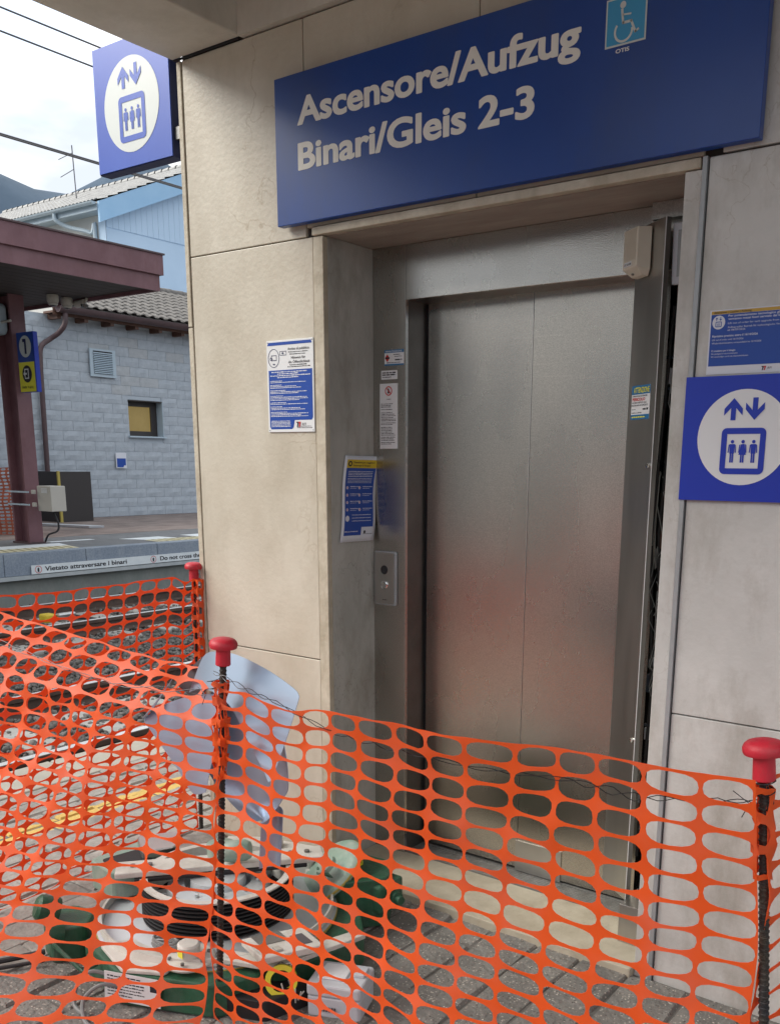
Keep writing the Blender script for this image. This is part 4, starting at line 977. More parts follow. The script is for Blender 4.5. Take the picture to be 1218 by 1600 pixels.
def wing_y(x, z, u, v):
    y = -.868+.30*(z-.9)
    return y+(1.1*(x+1.84)**2 if x < -1.84 else .12*(x+1.84))
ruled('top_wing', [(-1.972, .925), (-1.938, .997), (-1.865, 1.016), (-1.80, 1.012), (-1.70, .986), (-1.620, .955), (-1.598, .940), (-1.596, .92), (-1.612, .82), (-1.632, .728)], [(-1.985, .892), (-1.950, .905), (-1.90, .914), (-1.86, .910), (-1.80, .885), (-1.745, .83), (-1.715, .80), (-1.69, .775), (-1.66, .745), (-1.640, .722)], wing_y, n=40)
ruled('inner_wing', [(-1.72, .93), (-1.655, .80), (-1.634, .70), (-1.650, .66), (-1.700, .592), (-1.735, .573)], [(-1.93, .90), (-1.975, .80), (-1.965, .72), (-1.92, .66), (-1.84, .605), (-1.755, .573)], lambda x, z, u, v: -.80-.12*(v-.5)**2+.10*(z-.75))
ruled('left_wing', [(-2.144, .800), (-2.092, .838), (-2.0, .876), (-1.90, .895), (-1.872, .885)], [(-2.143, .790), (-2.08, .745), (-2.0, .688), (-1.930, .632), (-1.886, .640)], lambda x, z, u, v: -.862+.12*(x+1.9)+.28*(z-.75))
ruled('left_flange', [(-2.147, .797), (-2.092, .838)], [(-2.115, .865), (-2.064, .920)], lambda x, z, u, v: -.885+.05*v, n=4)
ruled('back_wing', [(-2.070, .895), (-1.99, .965), (-1.945, .992)], [(-2.02, .875), (-1.97, .88), (-1.93, .92)], lambda x, z, u, v: -.82, mt='guardin')
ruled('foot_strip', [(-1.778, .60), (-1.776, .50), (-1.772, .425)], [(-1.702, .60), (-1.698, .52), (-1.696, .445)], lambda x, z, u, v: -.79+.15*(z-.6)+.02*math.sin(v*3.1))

# ================================================================== LIFT MACHINE
mc = thing('lift_machine', 'dismantled green lift traction machine lying on the paving', 'machine', (-2.17, -.62, 0))
C0 = Vector((-2.17, -.62, 0))
# orientation frame of the machine: U towards front right, V towards back right
U_ = Vector((.83, -.30, 0)).normalized(); V_ = Vector((-U_.y, U_.x, 0))
def mf(u, v, z): return C0+U_*u+V_*v+Vector((0, 0, z))
def mbox(name, mt, u0, u1, v0, v1, z0, z1, parent=mc, bevel=.006, rot=0, **k):
    m = MB(); c = ((u0+u1)/2, (v0+v1)/2); cr_, sr_ = math.cos(rot), math.sin(rot)
    def q(u, v):
        a, b = u-c[0], v-c[1]; return (c[0]+a*cr_-b*sr_, c[1]+a*sr_+b*cr_)
    vs = [mf(*q(u, v), z) for u in (u0, u1) for v in (v0, v1) for z in (z0, z1)]
    m.add(vs, [(0, 1, 3, 2), (4, 6, 7, 5), (0, 4, 5, 1), (2, 3, 7, 6), (0, 2, 6, 4), (1, 5, 7, 3)])
    return m.build(name, mt, parent, bevel=bevel, **k)
m = MB(); m.lathe([(.30, .01), (.335, .02), (.345, .07), (.33, .085)], C0, (0, 0, 1), 40); m.build('base_housing', 'palegreen', mc, smooth=True)
for a in range(8):
    t = R(a*45+20); mbox('housing_rib', 'green', .30, .37, -.02, .02, .0, .075) if False else None
bd = MB().lathe([(.365, .088), (.372, .092), (.372, .104), (.362, .108), (.30, .109), (.285, .118), (.06, .118)], C0, (0, 0, 1), 64).build('brake_disc', 'discblue', mc, smooth=True)
MB().lathe([(.3725, .094), (.3745, .096), (.3745, .101), (.3725, .103)], C0, (0, 0, 1), 64, cap=False).build('yellow_edge', 'disyellow', bd)
MB().lathe([(.352, .110), (.354, .132), (.361, .133), (.363, .110)], C0, (0, 0, 1), 64, cap=False).build('guard_hoop', 'whiteplate', mc, smooth=True)
m = MB(); prof = [(.205, .119)]
for k in range(9):
    z = .121+k*.0125; prof += [(.235, z), (.235, z+.0045), (.221, z+.0055), (.221, z+.0115)]
prof += [(.235, .235)]; m.lathe(prof, C0, (0, 0, 1), 56, cap=False); sh = m.build('traction_sheave', 'black', mc, smooth=True)
MB().lathe([(.235, .2352), (.236, .241), (.213, .241), (.211, .20), (.205, .16)], C0, (0, 0, 1), 56, cap=False).build('white_rim', 'whiteplate', sh, smooth=True)
MB().lathe([(.16, .125), (.165, .17), (.155, .205), (.105, .21), (.10, .18), (.09, .18), (.085, .225), (.04, .228), (.0005, .228)], C0, (0, 0, 1), 40).build('hub', 'discblue', sh, smooth=True)
for k in range(5):
    t = R(k*72+15); m = MB(); d = Vector((math.cos(t), math.sin(t), 0)); s_ = Vector((-d.y, d.x, 0)); p0, p1 = C0+d*.09, C0+d*.212
    vs = [p+s_*w*sg+Vector((0, 0, z)) for p, w in ((p0, .022), (p1, .014)) for sg in (-1, 1) for z in (.15, .19)]
    m.add(vs, [(0, 1, 3, 2), (4, 6, 7, 5), (0, 4, 5, 1), (2, 3, 7, 6), (0, 2, 6, 4), (1, 5, 7, 3)]); m.build('spoke', 'discblue', sh, bevel=.004)
cr_m = MB()
for k in range(10):
    t = R(k*36); p = C0+Vector((math.cos(t), math.sin(t), 0))*.125; cr_m.lathe([(.007, .21), (.007, .218), (.0005, .219)], p, (0, 0, 1), 6)
cr_m.build('hub_bolts', 'chrome', sh, kind='stuff')
# crossbar with bearings, running front-left to back-right
def obar(name, mt, a, b, w, z0, z1, parent=mc, bevel=.004):
    a, b = Vector((a[0], a[1], 0)), Vector((b[0], b[1], 0)); d = (b-a).normalized(); s_ = Vector((-d.y, d.x, 0))*w/2
    m = MB(); vs = [p+s_*sg+Vector((0, 0, z)) for p in (a, b) for sg in (-1, 1) for z in (z0, z1)]
    m.add(vs, [(0, 1, 3, 2), (4, 6, 7, 5), (0, 4, 5, 1), (2, 3, 7, 6), (0, 2, 6, 4), (1, 5, 7, 3)]); return m.build(name, mt, parent, bevel=bevel)
cbm = obar('crossbar', 'whiteplate', (-2.40, -.83), (-1.98, -.34), .095, .243, .262)
obar('crossbar_rib', 'black', (-2.36, -.79), (-2.02, -.38), .10, .228, .2425, cbm)
m = MB()
for t in (.08, .16, .84, .92):
    p = Vector((-2.40, -.83, 0)).lerp(Vector((-1.98, -.34, 0)), t); m.lathe([(.009, .2625), (.009, .269), (.0005, .270)], p, (0, 0, 1), 6)
m.build('crossbar_bolts', 'steeldark', cbm, kind='stuff')
MB().lathe([(.045, .263), (.045, .30), (.035, .305), (.0005, .305)], (-2.22, -.56, 0), (0, 0, 1), 24).build('bearing_cap', 'palegreen', cbm, smooth=True)
MB().lathe([(.030, 0), (.034, .01), (.034, .07), (.026, .085), (.0005, .085)], (-2.16, -.60, .30), (.7, .45, .1), 20).build('brake_cylinder', 'palegreen', cbm, smooth=True)
# brake arms and castings around
def casting(name, mt, pts, z0, z1, parent=mc, bevel=.006): return MB().prism(pts, Fr((0, 0, 0), (1, 0, 0), (0, 1, 0)), z0, z1).build(name, mt, parent, bevel=bevel)
lb = casting('brake_caliper', 'palegreen', rounded([(-2.62, -.78), (-2.46, -.80), (-2.40, -.62), (-2.50, -.50), (-2.62, -.54)], .03), .12, .215)
casting('caliper_slot', 'black', rounded([(-2.58, -.76), (-2.48, -.77), (-2.44, -.66), (-2.55, -.60)], .02), .2155, .218, lb, 0)
casting('caliper_plate', 'steelplain', rounded([(-2.60, -.60), (-2.47, -.68), (-2.42, -.58), (-2.52, -.48)], .02), .217, .245, lb, .004)
lc = casting('motor_leg', 'green', rounded([(-2.57, -.99), (-2.46, -1.03), (-2.41, -.94), (-2.48, -.86), (-2.57, -.88)], .025), 0, .11)
MB().lathe([(.036, 0), (.04, .006), (.04, .06), (.03, .07), (.0005, .07)], (-2.52, -.96, .135), (-.4, -.8, .35), 22).build('round_green_boss', 'green', lc, smooth=True)
MB().lathe([(.030, 0), (.033, .004), (.033, .045), (.0005, .046)], (-2.44, -1.0, .10), (-.4, -.8, .2), 22).build('round_green_boss', 'green', lc, smooth=True)
ge = MB(); ge.lathe([(.105, -.02), (.125, -.015), (.128, .0), (.115, .012), (.04, .02), (.035, .032), (.0005, .033)], (-2.01, -.27, .16), (-.35, -.55, .75), 36); gr_ = ge.build('end_flange', 'palegreen', mc, smooth=True)
MB().lathe([(.1285, -.008), (.130, -.006), (.130, -.001), (.1285, .001)], (-2.01, -.27, .16), (-.35, -.55, .75), 36, cap=False).build('yellow_edge', 'disyellow', gr_)
gm = casting('motor_body', 'green', rounded([(-2.06, -.30), (-1.90, -.34), (-1.80, -.22), (-1.88, -.10), (-2.04, -.12)], .03), 0, .17)
MB().box(-1.90, -1.80, -.26, -.14, .05, .15).build('terminal_cover', 'green', gm, bevel=.01)
MB().lathe([(.022, 0), (.022, .03), (.014, .032), (.014, .05)], (-1.80, -.20, .10), (1, -.3, 0), 14).build('cable_gland', 'green', gm, smooth=True)
MB().lathe([(.03, 0), (.03, .008), (.0005, .009)], (-1.965, -.20, .171), (0, 0, 1), 20).build('yellow_sticker', 'stickeryel', gm)
# front left: white plate with nameplate, green edge
fp = casting('front_housing', 'green', rounded([(-2.36, -.99), (-2.12, -1.045), (-1.84, -.93), (-1.78, -.80), (-1.92, -.70), (-2.30, -.80)], .03), 0, .10)
casting('front_plate', 'whiteplate', rounded([(-2.27, -.99), (-2.10, -1.04), (-1.99, -.98), (-2.02, -.86), (-2.22, -.90)], .012), .101, .113, fp, .003)
np_ = MB(); A = Vector((-2.155, -1.060, .015)); B = Vector((-1.985, -1.002, .015)); H_ = Vector((.0, .004, .088))
nfr = Fr(A, (B-A), H_); np_.prism(rect(0, .18, 0, .085), nfr, .001, .003); npl = np_.build('nameplate', 'white', fp)
sub = MB()
fp_fine = [(.010, .12, .072, .005), (.010, .10, .063, .004), (.010, .13, .053, .004), (.010, .13, .044, .004), (.010, .12, .035, .004), (.010, .13, .026, .004), (.010, .09, .016, .004), (.148, .172, .045, .026)]
rows = fp_fine; rn = random.Random(3); m = MB()
for (x0, x1, y, h) in rows:
    x = x0
    while x < x1:
        w = rn.uniform(.6, 2.4)*h*1.5; e = min(x+w, x1); m.sheet(rect(x, e, y, y+h*rn.uniform(.6, 1)), nfr, .0036); x = e+h*.5
m.build('plate_print', 'ink', npl, kind='stuff')
ec = MB().lathe([(.070, 0), (.072, .006), (.068, .010), (.032, .012), (.032, .05), (.026, .055), (.0005, .055)], (-1.985, -.895, .118), (.05, -.05, 1), 32).build('encoder_cap', 'whiteplate', mc, smooth=True)
m = MB()
for k in range(6):
    t = R(k*60); m.lathe([(.0055, .011), (.0055, .018), (.0005, .019)], Vector((-1.985, -.895, .118))+Vector((math.cos(t), math.sin(t), 0))*.055, (0, 0, 1), 6)
m.build('cap_bolts', 'steeldark', ec, kind='stuff')
MB().sheet(rect(-.012, .012, .02, .042), Fr((-1.982, -.9275, .118), (1, -.1, 0), (0, 0, 1)), .002).build('yellow_sticker', 'stickeryel', ec)
casting('side_rail', 'whiteplate', rounded([(-1.90, -.86), (-1.74, -.80), (-1.66, -.50), (-1.70, -.49), (-1.79, -.76), (-1.92, -.81)], .01), .118, .132, mc, .002)
casting('side_housing', 'green', rounded([(-1.92, -.80), (-1.76, -.76), (-1.70, -.46), (-1.86, -.30), (-2.0, -.40)], .03), 0, .09)
tb = casting('terminal_tray', 'whiteplate', rounded([(-1.875, -.80), (-1.745, -.84), (-1.665, -.68), (-1.79, -.64)], .008), .155, .175, mc, .003)
casting('tray_recess', 'steeldark', [(-1.862, -.775), (-1.80, -.795), (-1.765, -.72), (-1.83, -.70)], .1755, .177, tb, 0)
casting('tray_recess', 'guardin', [(-1.775, -.705), (-1.715, -.72), (-1.70, -.69), (-1.76, -.672)], .1755, .177, tb, 0)
casting('small_button', 'steelplain', [(-1.765, -.785), (-1.74, -.792), (-1.732, -.775), (-1.757, -.768)], .1755, .181, tb, .001)
mbb = casting('black_base_block', 'black', rounded([(-1.90, -.93), (-1.72, -.86), (-1.68, -.72), (-1.80, -.70)], .01), 0, .06)
# coils of grey cable on the disc and hoses
m = MB(); pts = [(-2.08+.05*math.cos(t*.45)*(1+.1*math.sin(t)), -.90+.025*math.sin(t*.45), .122+.0008*t) for t in range(44)]; m.tube(pts, .004, 6); m.build('cable_coil', 'wiregrey', mc, smooth=True)
MB().tube([(-2.44, -1.03, .09), (-2.36, -1.08, .12), (-2.26, -1.06, .06), (-2.23, -1.03, .08)], .006, 8).build('green_hose', 'green', mc, smooth=True)
m = MB()
def cat(pts, k=8):
    P_ = [Vector(p) for p in pts]; out = []
    for i in range(len(P_)-1):
        p0, p1, p2, p3 = P_[max(i-1, 0)], P_[i], P_[i+1], P_[min(i+2, len(P_)-1)]
        for j in range(k):
            t = j/k; out.append(.5*((2*p1)+(-p0+p2)*t+(2*p0-5*p1+4*p2-p3)*t*t+(-p0+3*p1-3*p2+p3)*t**3))
    return out+[P_[-1]]
m.tube(cat([(-2.13, -1.02, .06), (-2.19, -1.07, .09), (-2.22, -1.10, .06), (-2.20, -1.13, .01), (-2.12, -1.14, .006)]), .006, 8)
m.tube(cat([(-2.10, -1.03, .05), (-2.14, -1.08, .07), (-2.17, -1.12, .03), (-2.10, -1.16, .006), (-2.02, -1.15, .006)]), .006, 8)
m.build('grey_hoses', 'wiregrey', mc, smooth=True, kind='stuff')
rodc = MB(); rodc.tube(cat([(-2.50, -1.03, .03), (-2.60, -1.16, .015), (-2.72, -1.30, .01), (-2.9, -1.5, .01)]), .009, 8); rodc.tube(cat([(-2.47, -1.05, .02), (-2.58, -1.19, .01), (-2.70, -1.34, .01), (-2.86, -1.55, .01)]), .006, 8)
rodc.build('dark_cable', 'black', mc, smooth=True, kind='stuff')
for p in ((-2.53, -.60, .10), (-2.28, -.24, .06), (-2.40, -.36, .05)):
    MB().lathe([(.05, -.05), (.055, 0), (.04, .06), (.0005, .065)], p, (0, 0, 1), 18).build('casting_lug', 'palegreen', mc, smooth=True)
casting('rear_housing', 'whiteplate', rounded([(-2.46, -.44), (-2.22, -.30), (-2.10, -.26), (-2.16, -.16), (-2.40, -.22), (-2.52, -.34)], .03), 0, .17)
casting('rear_plate', 'whiteplate', rounded([(-2.42, -.36), (-2.25, -.26), (-2.28, -.22), (-2.46, -.32)], .01), .1705, .19)

# chain-printed tape roll
tp = thing('tape_roll', 'roll of yellow tape printed with a black chain on the machine base', 'tape', (-1.745, -.775, .06))
tf_c = Vector((-1.742, -.775, .085)); ta = Vector((.55, -.55, .25)).normalized()
MB().lathe([(.030, 0), (.045, 0), (.045, .03), (.030, .03)], tf_c, ta, 28, cap=False).build('roll', 'stickeryel', tp, smooth=True)
a_ = ta.cross(Vector((0, 0, 1))).normalized(); b_ = ta.cross(a_)
m = MB()
for k in range(10):
    t = k*.63; c = tf_c+ta*.0155+(a_*math.cos(t)+b_*math.sin(t))*.0456; n_ = (a_*math.cos(t)+b_*math.sin(t)); tg = n_.cross(ta)
    f_ = Fr(c, tg, ta, n_); m.ring2(circ(0, 0, .0145, 14, .0085), circ(0, 0, .009, 14, .004), f_, .0008)
m.build('chain_print', 'ink', tp, kind='stuff')
# loose white cable ties
m = MB(); rn = random.Random(8)
for k in range(9):
    p = Vector((-1.70+rn.uniform(-.02, .03), -.77+rn.uniform(-.02, .02), .03)); m.tube([p, p+Vector((rn.uniform(-.03, .03), rn.uniform(-.03, .03), rn.uniform(.03, .06)))], .0022, 5)
tag(m.build('cable_tie_bundle', 'whiteplate', None), 'loose white cable ends between tape roll and grey plastic box', 'cable ties')

# grey plastic enclosure box
gb = thing('plastic_enclosure', 'pale grey plastic electrical enclosure on the paving beside the machine', 'electrical box', (-1.60, -.68, 0))
ga = Fr((-1.655, -.765, 0), (.135, .055, 0), (-.055, .135, 0), (0, 0, 1))
MB().prism(rrect(0, .155, 0, .13, .01), ga, 0, .06).build('box_body', 'greyplastic', gb, bevel=.004)
MB().prism(rrect(-.002, .157, -.002, .132, .011), ga, .062, .098).build('box_lid', 'greyplastic', gb, bevel=.006)
MB().prism(rrect(.02, .10, .03, .11, .005), ga, .0985, .104).build('lid_panel', 'white', gb, bevel=.002)
MB().prism(rrect(.115, .147, .06, .11, .003), ga, .0985, .108).build('lid_hinge', 'greyplastic', gb, bevel=.002)
m = MB()
for k in range(6): m.prism(rect(.04+k*.008, .045+k*.008, -.0035, -.0022), Fr(ga(0, 0, .0), ga.U, ga.V, (0, 0, 1)), .02, .034)
m.build('vent_slits', 'guardin', gb, kind='stuff')

# ================================================================== OPPOSITE PLATFORM
st = thing('warning_strip', 'pale strip lettered Vietato attraversare i binari on opposite platform edge', 'sign', (-11.74, 6, .06))
SX = side(-11.735)
MB().prism(rect(4.60, 9.2, .003, .122), SX, 0, .006).build('strip_panel', 'whitepaint', st)
text('Vietato attraversare i binari', SX, 4.80, .036, 1.30, .062, 'ink', st, .008, 0, fat=.003)
text('Do not cross the railway lines', SX, 6.70, .036, 1.36, .062, 'ink', st, .008, 0, fat=.003)
for y in (4.70, 6.575):
    MB().ring2(circ(y, .062, .050, 24), circ(y, .062, .043, 24), SX, .008).build('prohibition_ring', 'red', st)
    MB().sheet([(y-.012, .03), (y+.012, .03), (y+.014, .075), (y, .09), (y-.014, .075)], SX, .008).build('walking_figure', 'ink', st)

cn = thing('platform_canopy', 'dark maroon sheet metal canopy over the opposite platform, on steel column', 'canopy', (-13.2, 4, 3.7), 'platform canopies')
box('lower_fascia', 'maroon', cn, -10.93, -10.89, -16, 6.29, 3.70, 3.925); box('upper_fascia', 'maroon', cn, -10.88, -10.85, -16, 6.33, 3.90, 4.15)
box('fascia_trim', 'maroondark', cn, -10.90, -10.83, -16, 6.35, 4.15, 4.17)
box('end_fascia', 'maroon', cn, -16.5, -10.931, 6.25, 6.29, 3.70, 3.925); box('upper_end_fascia', 'maroon', cn, -16.5, -10.881, 6.295, 6.33, 3.90, 4.15)
box('roof_sheet', 'maroondark', cn, -16.5, -10.94, -16, 6.24, 3.95, 4.1)
m = MB()
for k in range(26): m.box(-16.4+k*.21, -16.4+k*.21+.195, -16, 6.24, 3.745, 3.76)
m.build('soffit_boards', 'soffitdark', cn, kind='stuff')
pl = MB(); pl.box(-13.42, -13.38, 5.40, 5.62, .29, 3.74); pl.box(-13.07, -13.03, 5.40, 5.62, .29, 3.74); pl.box(-13.38, -13.07, 5.50, 5.53, .29, 3.74)
pl.build('steel_column', 'maroon', cn); box('column_foot', 'maroondark', cn, -13.45, -13.0, 5.38, 5.64, .284, .31)
ps_ = thing('platform_number_sign', 'blue platform sign with number 1 above yellow exit panel, on maroon column', 'sign', (-12.8, 5.6, 2.43))
box('sign_box', 'bluebright', ps_, -12.99, -12.58, 5.44, 5.505, 2.42, 3.22)
FP = front(5.44)
MB().sheet(rect(-12.985, -12.60, 2.835, 3.215), FP, .003).build('blue_face', 'posterblue', ps_)
MB().sheet(circ(-12.785, 3.03, .145, 32), FP, .006).build('white_disc', 'signcircle', ps_)
MB().sheet([(-12.80, 2.93), (-12.755, 2.93), (-12.755, 3.13), (-12.84, 3.13), (-12.84, 3.09), (-12.80, 3.09)], FP, .009).build('numeral_one', 'bluedark', ps_)
MB().sheet(rect(-12.985, -12.60, 2.425, 2.825), FP, .003).build('yellow_face', 'stickeryel', ps_)
MB().sheet(circ(-12.79, 2.665, .115, 32), FP, .006).build('black_disc', 'ink', ps_)
m = MB(); m.ring2(rect(-12.845, -12.745, 2.60, 2.735), rect(-12.83, -12.765, 2.615, 2.72), FP, .009); m.build('door_outline', 'white', ps_)
m = MB(); m.sheet(rect(-12.84, -12.79, 2.655, 2.68), FP, .012); m.sheet([(-12.875, 2.667), (-12.835, 2.63), (-12.835, 2.705)], FP, .012); m.build('arrow', 'white', ps_)
text('Uscita', FP, -12.93, 2.475, .11, .034, 'ink', ps_, .008, .02); text('Ausgang', FP, -12.80, 2.475, .14, .034, 'ink', ps_, .008)
sp = thing('rounded_panel', 'pale blue rounded panel on a short arm beside the maroon column', 'loudspeaker', (-13.3, 5.4, 3.2))
MB().prism(rrect(-13.65, -13.11, 3.20, 3.62, .09, 6), front(5.30), -.1, .02).build('shell', 'ventmat', sp, bevel=.02)
MB().tube([(-13.11, 5.32, 3.36), (-12.93, 5.34, 3.37)], .018, 8).build('arm', 'camwhite', sp, smooth=True)
jb = thing('column_cabinet', 'grey metal cabinet strapped to the maroon column', 'cabinet', (-12.66, 5.5, .75))
box('cabinet_body', 'camwhite', jb, -12.84, -12.50, 5.46, 5.70, .77, 1.13, bevel=.01)
m = MB()
for k in range(4): m.box(-12.72, -12.58, 5.452, 5.457, 1.03+k*.018, 1.04+k*.018)
m.build('louvres', 'white', jb, kind='stuff')
for z in (1.04, .86):
    m = MB(); m.box(-13.40, -12.84, 5.325, 5.335, z-.012, z+.012); m.build('strap', 'ventmat', jb); MB().box(-12.90, -12.84, 5.40, 5.45, z-.03, z+.03).build('strap_clamp', 'camwhite', jb, bevel=.01)
MB().tube(cat([(-12.7, 5.6, .77), (-12.62, 5.62, .6), (-12.7, 5.65, .48), (-12.85, 5.6, .42), (-12.95, 5.6, .32)]), .014, 6).build('cable', 'black', jb, smooth=True)
def dome(x, y, label):
    t = thing('dome_camera', label, 'camera', (x, y, 3.6), 'security cameras under the canopy')
    MB().lathe([(.072, .10), (.08, .08), (.08, .02), (.072, 0)], (x, y, 3.64), (0, 0, 1), 20).build('housing', 'camwhite', t, smooth=True)
    MB().lathe([(.0005, -.055), (.03, -.05), (.05, -.03), (.06, 0)], (x, y, 3.64), (0, 0, 1), 20).build('dome', 'glassdark', t, smooth=True)
    MB().lathe([(.064, 0), (.067, -.022), (.055, -.04)], (x, y, 3.64), (0, 0, 1), 20, cap=False).build('rim', 'camwhite', t, smooth=True)
dome(-12.60, 5.80, 'white dome camera under maroon canopy, left of the pair'); dome(-12.66, 6.06, 'white dome camera under maroon canopy, right of the pair')
bc = thing('bullet_camera', 'white bullet camera hanging at the canopy end', 'camera', (-12.5, 6.2, 3.6), 'security cameras under the canopy')
MB().lathe([(.045, 0), (.05, .01), (.05, .17), (.03, .18)], (-12.62, 6.17, 3.66), (.9, .2, .1), 14).build('housing', 'camwhite', bc, smooth=True)
MB().lathe([(.0005, 0), (.05, .02), (.055, .05)], (-12.45, 6.2, 3.60), (0, 0, 1), 14).build('dome', 'glassdark', bc, smooth=True)
MB().tube([(-12.46, 6.2, 3.66), (-12.44, 6.24, 3.74)], .02, 8).build('arm', 'camwhite', bc, smooth=True)

# station building
XW = -18.16
sb = thing('station_building', 'low split-face block building, blue sky light in its colour, with tiled roof across the tracks', 'building', (-19, 11, .29))
m = MB(); X_ = XW-.012
m.box(-26, X_, 4, 11.1, .2, 4.35); m.box(-26, X_, 12.0, 40, .2, 4.35); m.box(-26, X_, 11.1, 12.0, .2, 2.03); m.box(-26, X_, 11.1, 12.0, 2.78, 4.35); m.box(-26, XW-.5, 11.1, 12.0, 2.03, 2.78)
m.build('wall', 'mortar', sb)
rn = random.Random(21); bm0 = {}
def block_mesh(k, mt):
    r2 = random.Random(k); nx, nz_ = 4, 2; vs = []; fs = []
    for j in range(nz_+1):
        for i in range(nx+1):
            e = (i in (0, nx)) or (j in (0, nz_)); vs.append((.0 if e else r2.uniform(.003, .017), i/nx, j/nz_))
    fs = [(j*(nx+1)+i, j*(nx+1)+i+1, (j+1)*(nx+1)+i+1, (j+1)*(nx+1)+i) for j in range(nz_) for i in range(nx)]
    b = len(vs); vs += [(-.03, 0, 0), (-.03, 1, 0), (-.03, 1, 1), (-.03, 0, 1)]
    fs += [(b, b+1, nx, 3, 2, 1, 0)[:2]+tuple(range(nx, -1, -1)), (b+1, b+2)+tuple(range((nx+1)*(nz_+1)-1, nx-1, -(nx+1))), (b+2, b+3)+tuple(range(nz_*(nx+1), (nz_+1)*(nx+1))), (b+3, b)+tuple(range(0, (nx+1)*nz_+1, nx+1))]
    me = bpy.data.meshes.new('block'); me.from_pydata(vs, [], fs); me.materials.append(MAT[mt]); return me
BM = [block_mesh(k, 'block') for k in range(6)]+[block_mesh(9, 'block2')]
rows_ = []; zc = .29; kk = 0; blocks = []
while zc < 4.30:
    h = .2; y = 7.2+(.25 if kk % 2 else 0)-.25
    while y < 14.5:
        w = .5; blocks.append((y, zc, w, h)); y += w
    zc += h; kk += 1
win = (11.1, 12.0, 2.03, 2.78)
cnt = 0; restb = MB()
for (y, z, w, h) in sorted(blocks, key=lambda b: -(8.8 < b[0] < 13.4)*10+abs(b[0]-11)):
    if y+w > win[0] and y < win[1] and z+h > win[2]+.02 and z < win[3]-.02:
        if y < win[0]: w2 = win[0]-y; segs = [(y, w2)]
        else: segs = []
        if y+w > win[1]: segs.append((win[1], y+w-win[1]))
    else: segs = [(y, w)]
    for (yy, ww) in segs:
        if ww < .03: continue
        if z+h > 4.32: continue
        me = rn.choice(BM if z > 2.8 else BM[:6])
        if cnt < 295:
            o = bpy.data.objects.new('block', me); S.collection.objects.link(o); o.parent = sb
            o.location = Vector((XW, yy+.003, z+.003))-ORG[sb]; o.scale = (1, ww-.006, h-.006); cnt += 1
        else: restb.add([(XW+v.co.x, yy+.005+v.co.y*(ww-.01), z+.005+v.co.z*(h-.01)) for v in me.vertices], [tuple(p.vertices) for p in me.polygons])
restb.build('block_courses', 'block', sb, kind='stuff')
# window
wn = sb
box('window_side', 'ventmat', wn, -18.40, -18.12, win[1]-.012, win[1]+.004, win[2], win[3]); box('window_sill', 'ventmat', wn, -18.4, -18.08, win[0]-.05, win[1]+.05, win[2]-.035, win[2]-.002)
box('window_head', 'frame', wn, -18.40, -18.13, win[0], win[1], win[3]-.004, win[3]+.02)
m = MB(); fx = XW-.17
for a in ((win[0], win[1]-.30+.3-.013, win[3]-.11, win[3]-.005), (win[0], win[1]-.013, win[2]+.001, win[2]+.11), (win[0], win[0]+.05, win[2]+.11, win[3]-.11), (win[1]-.18, win[1]-.013, win[2]+.11, win[3]-.11)): m.box(fx-.05, fx, *a)
m.build('window_frame', 'frame', sb)
box('window_pane', 'glasswarm', sb, fx-.035, fx-.03, win[0]+.05, win[1]-.18, win[2]+.11, win[3]-.11)
# vent
vt = MB(); vt.prism(rect(10.17, 10.80, 3.22, 3.78), side(XW+.04), 0, .03); vo = vt.build('vent_frame', 'ventmat', sb)
for k in range(12):
    z = 3.30+k*.036; MB().add([Vector((XW+.075, 10.25, z)), Vector((XW+.075, 10.72, z)), Vector((XW+.10, 10.72, z-.012)), Vector((XW+.10, 10.25, z-.012)), Vector((XW+.075, 10.25, z+.016)), Vector((XW+.075, 10.72, z+.016))], [(0, 1, 2, 3), (3, 2, 5, 4), (0, 4, 5, 1), (0, 3, 4), (1, 5, 2)]).build('vent_slat', 'ventmat', vo)
MB().sheet(rect(10.25, 10.72, 3.28, 3.74), side(XW+.0705), .0005).build('vent_back', 'dark', vo)
# small poster on the wall
wp = thing('wall_poster', 'small white and blue notice on the block wall below the window', 'notice', (XW+.05, 10.8, 1.34))
MB().prism(rect(10.66, 10.93, 1.33, 1.66), side(XW+.045), 0, .006).build('sheet', 'paper', wp); MB().sheet([(10.68, 1.35), (10.84, 1.35), (10.86, 1.39), (10.91, 1.39), (10.91, 1.54), (10.68, 1.54)], side(XW+.045), .009).build('blue_field', 'posterblue', wp)
# eaves, gutter, tiles
box('eaves_board', 'wood', sb, XW+.02, XW+.34, 9.2, 30, 4.34, 4.38); m = MB()
for k in range(26): m.box(XW, XW+.33, 9.3+k*.62, 9.3+k*.62+.09, 4.24, 4.339)
m.build('rafter_ends', 'wood', sb, kind='stuff')
gt = MB(); prof = [(.11*math.cos(R(a)), .12*math.sin(R(a))) for a in range(180, 361, 20)]+[(.10*math.cos(R(a)), .11*math.sin(R(a))) for a in range(360, 179, -20)]
gt.prism(prof, Fr((XW+.45, 0, 4.46), (1, 0, 0), (0, 0, 1), (0, 1, 0)), 9.25, 30); gt.build('gutter', 'maroondark', sb, smooth=True)
box('eaves_flashing', 'gutter', sb, XW+.30, XW+.36, 9.2, 30, 4.47, 4.50)
box('fascia_board', 'wood', sb, XW+.345, XW+.352, 9.2, 30, 4.30, 4.465)
MB().tube(cat([(XW+.43, 9.42, 4.40), (XW+.43, 9.40, 4.15), (XW+.30, 9.34, 3.98), (XW+.12, 9.25, 3.86), (XW+.10, 9.05, 3.7), (XW+.10, 9.0, 3.4), (XW+.10, 8.98, 2.5), (XW+.10, 8.95, .3)]), .05, 12).build('downpipe', 'maroondark', sb, smooth=True)
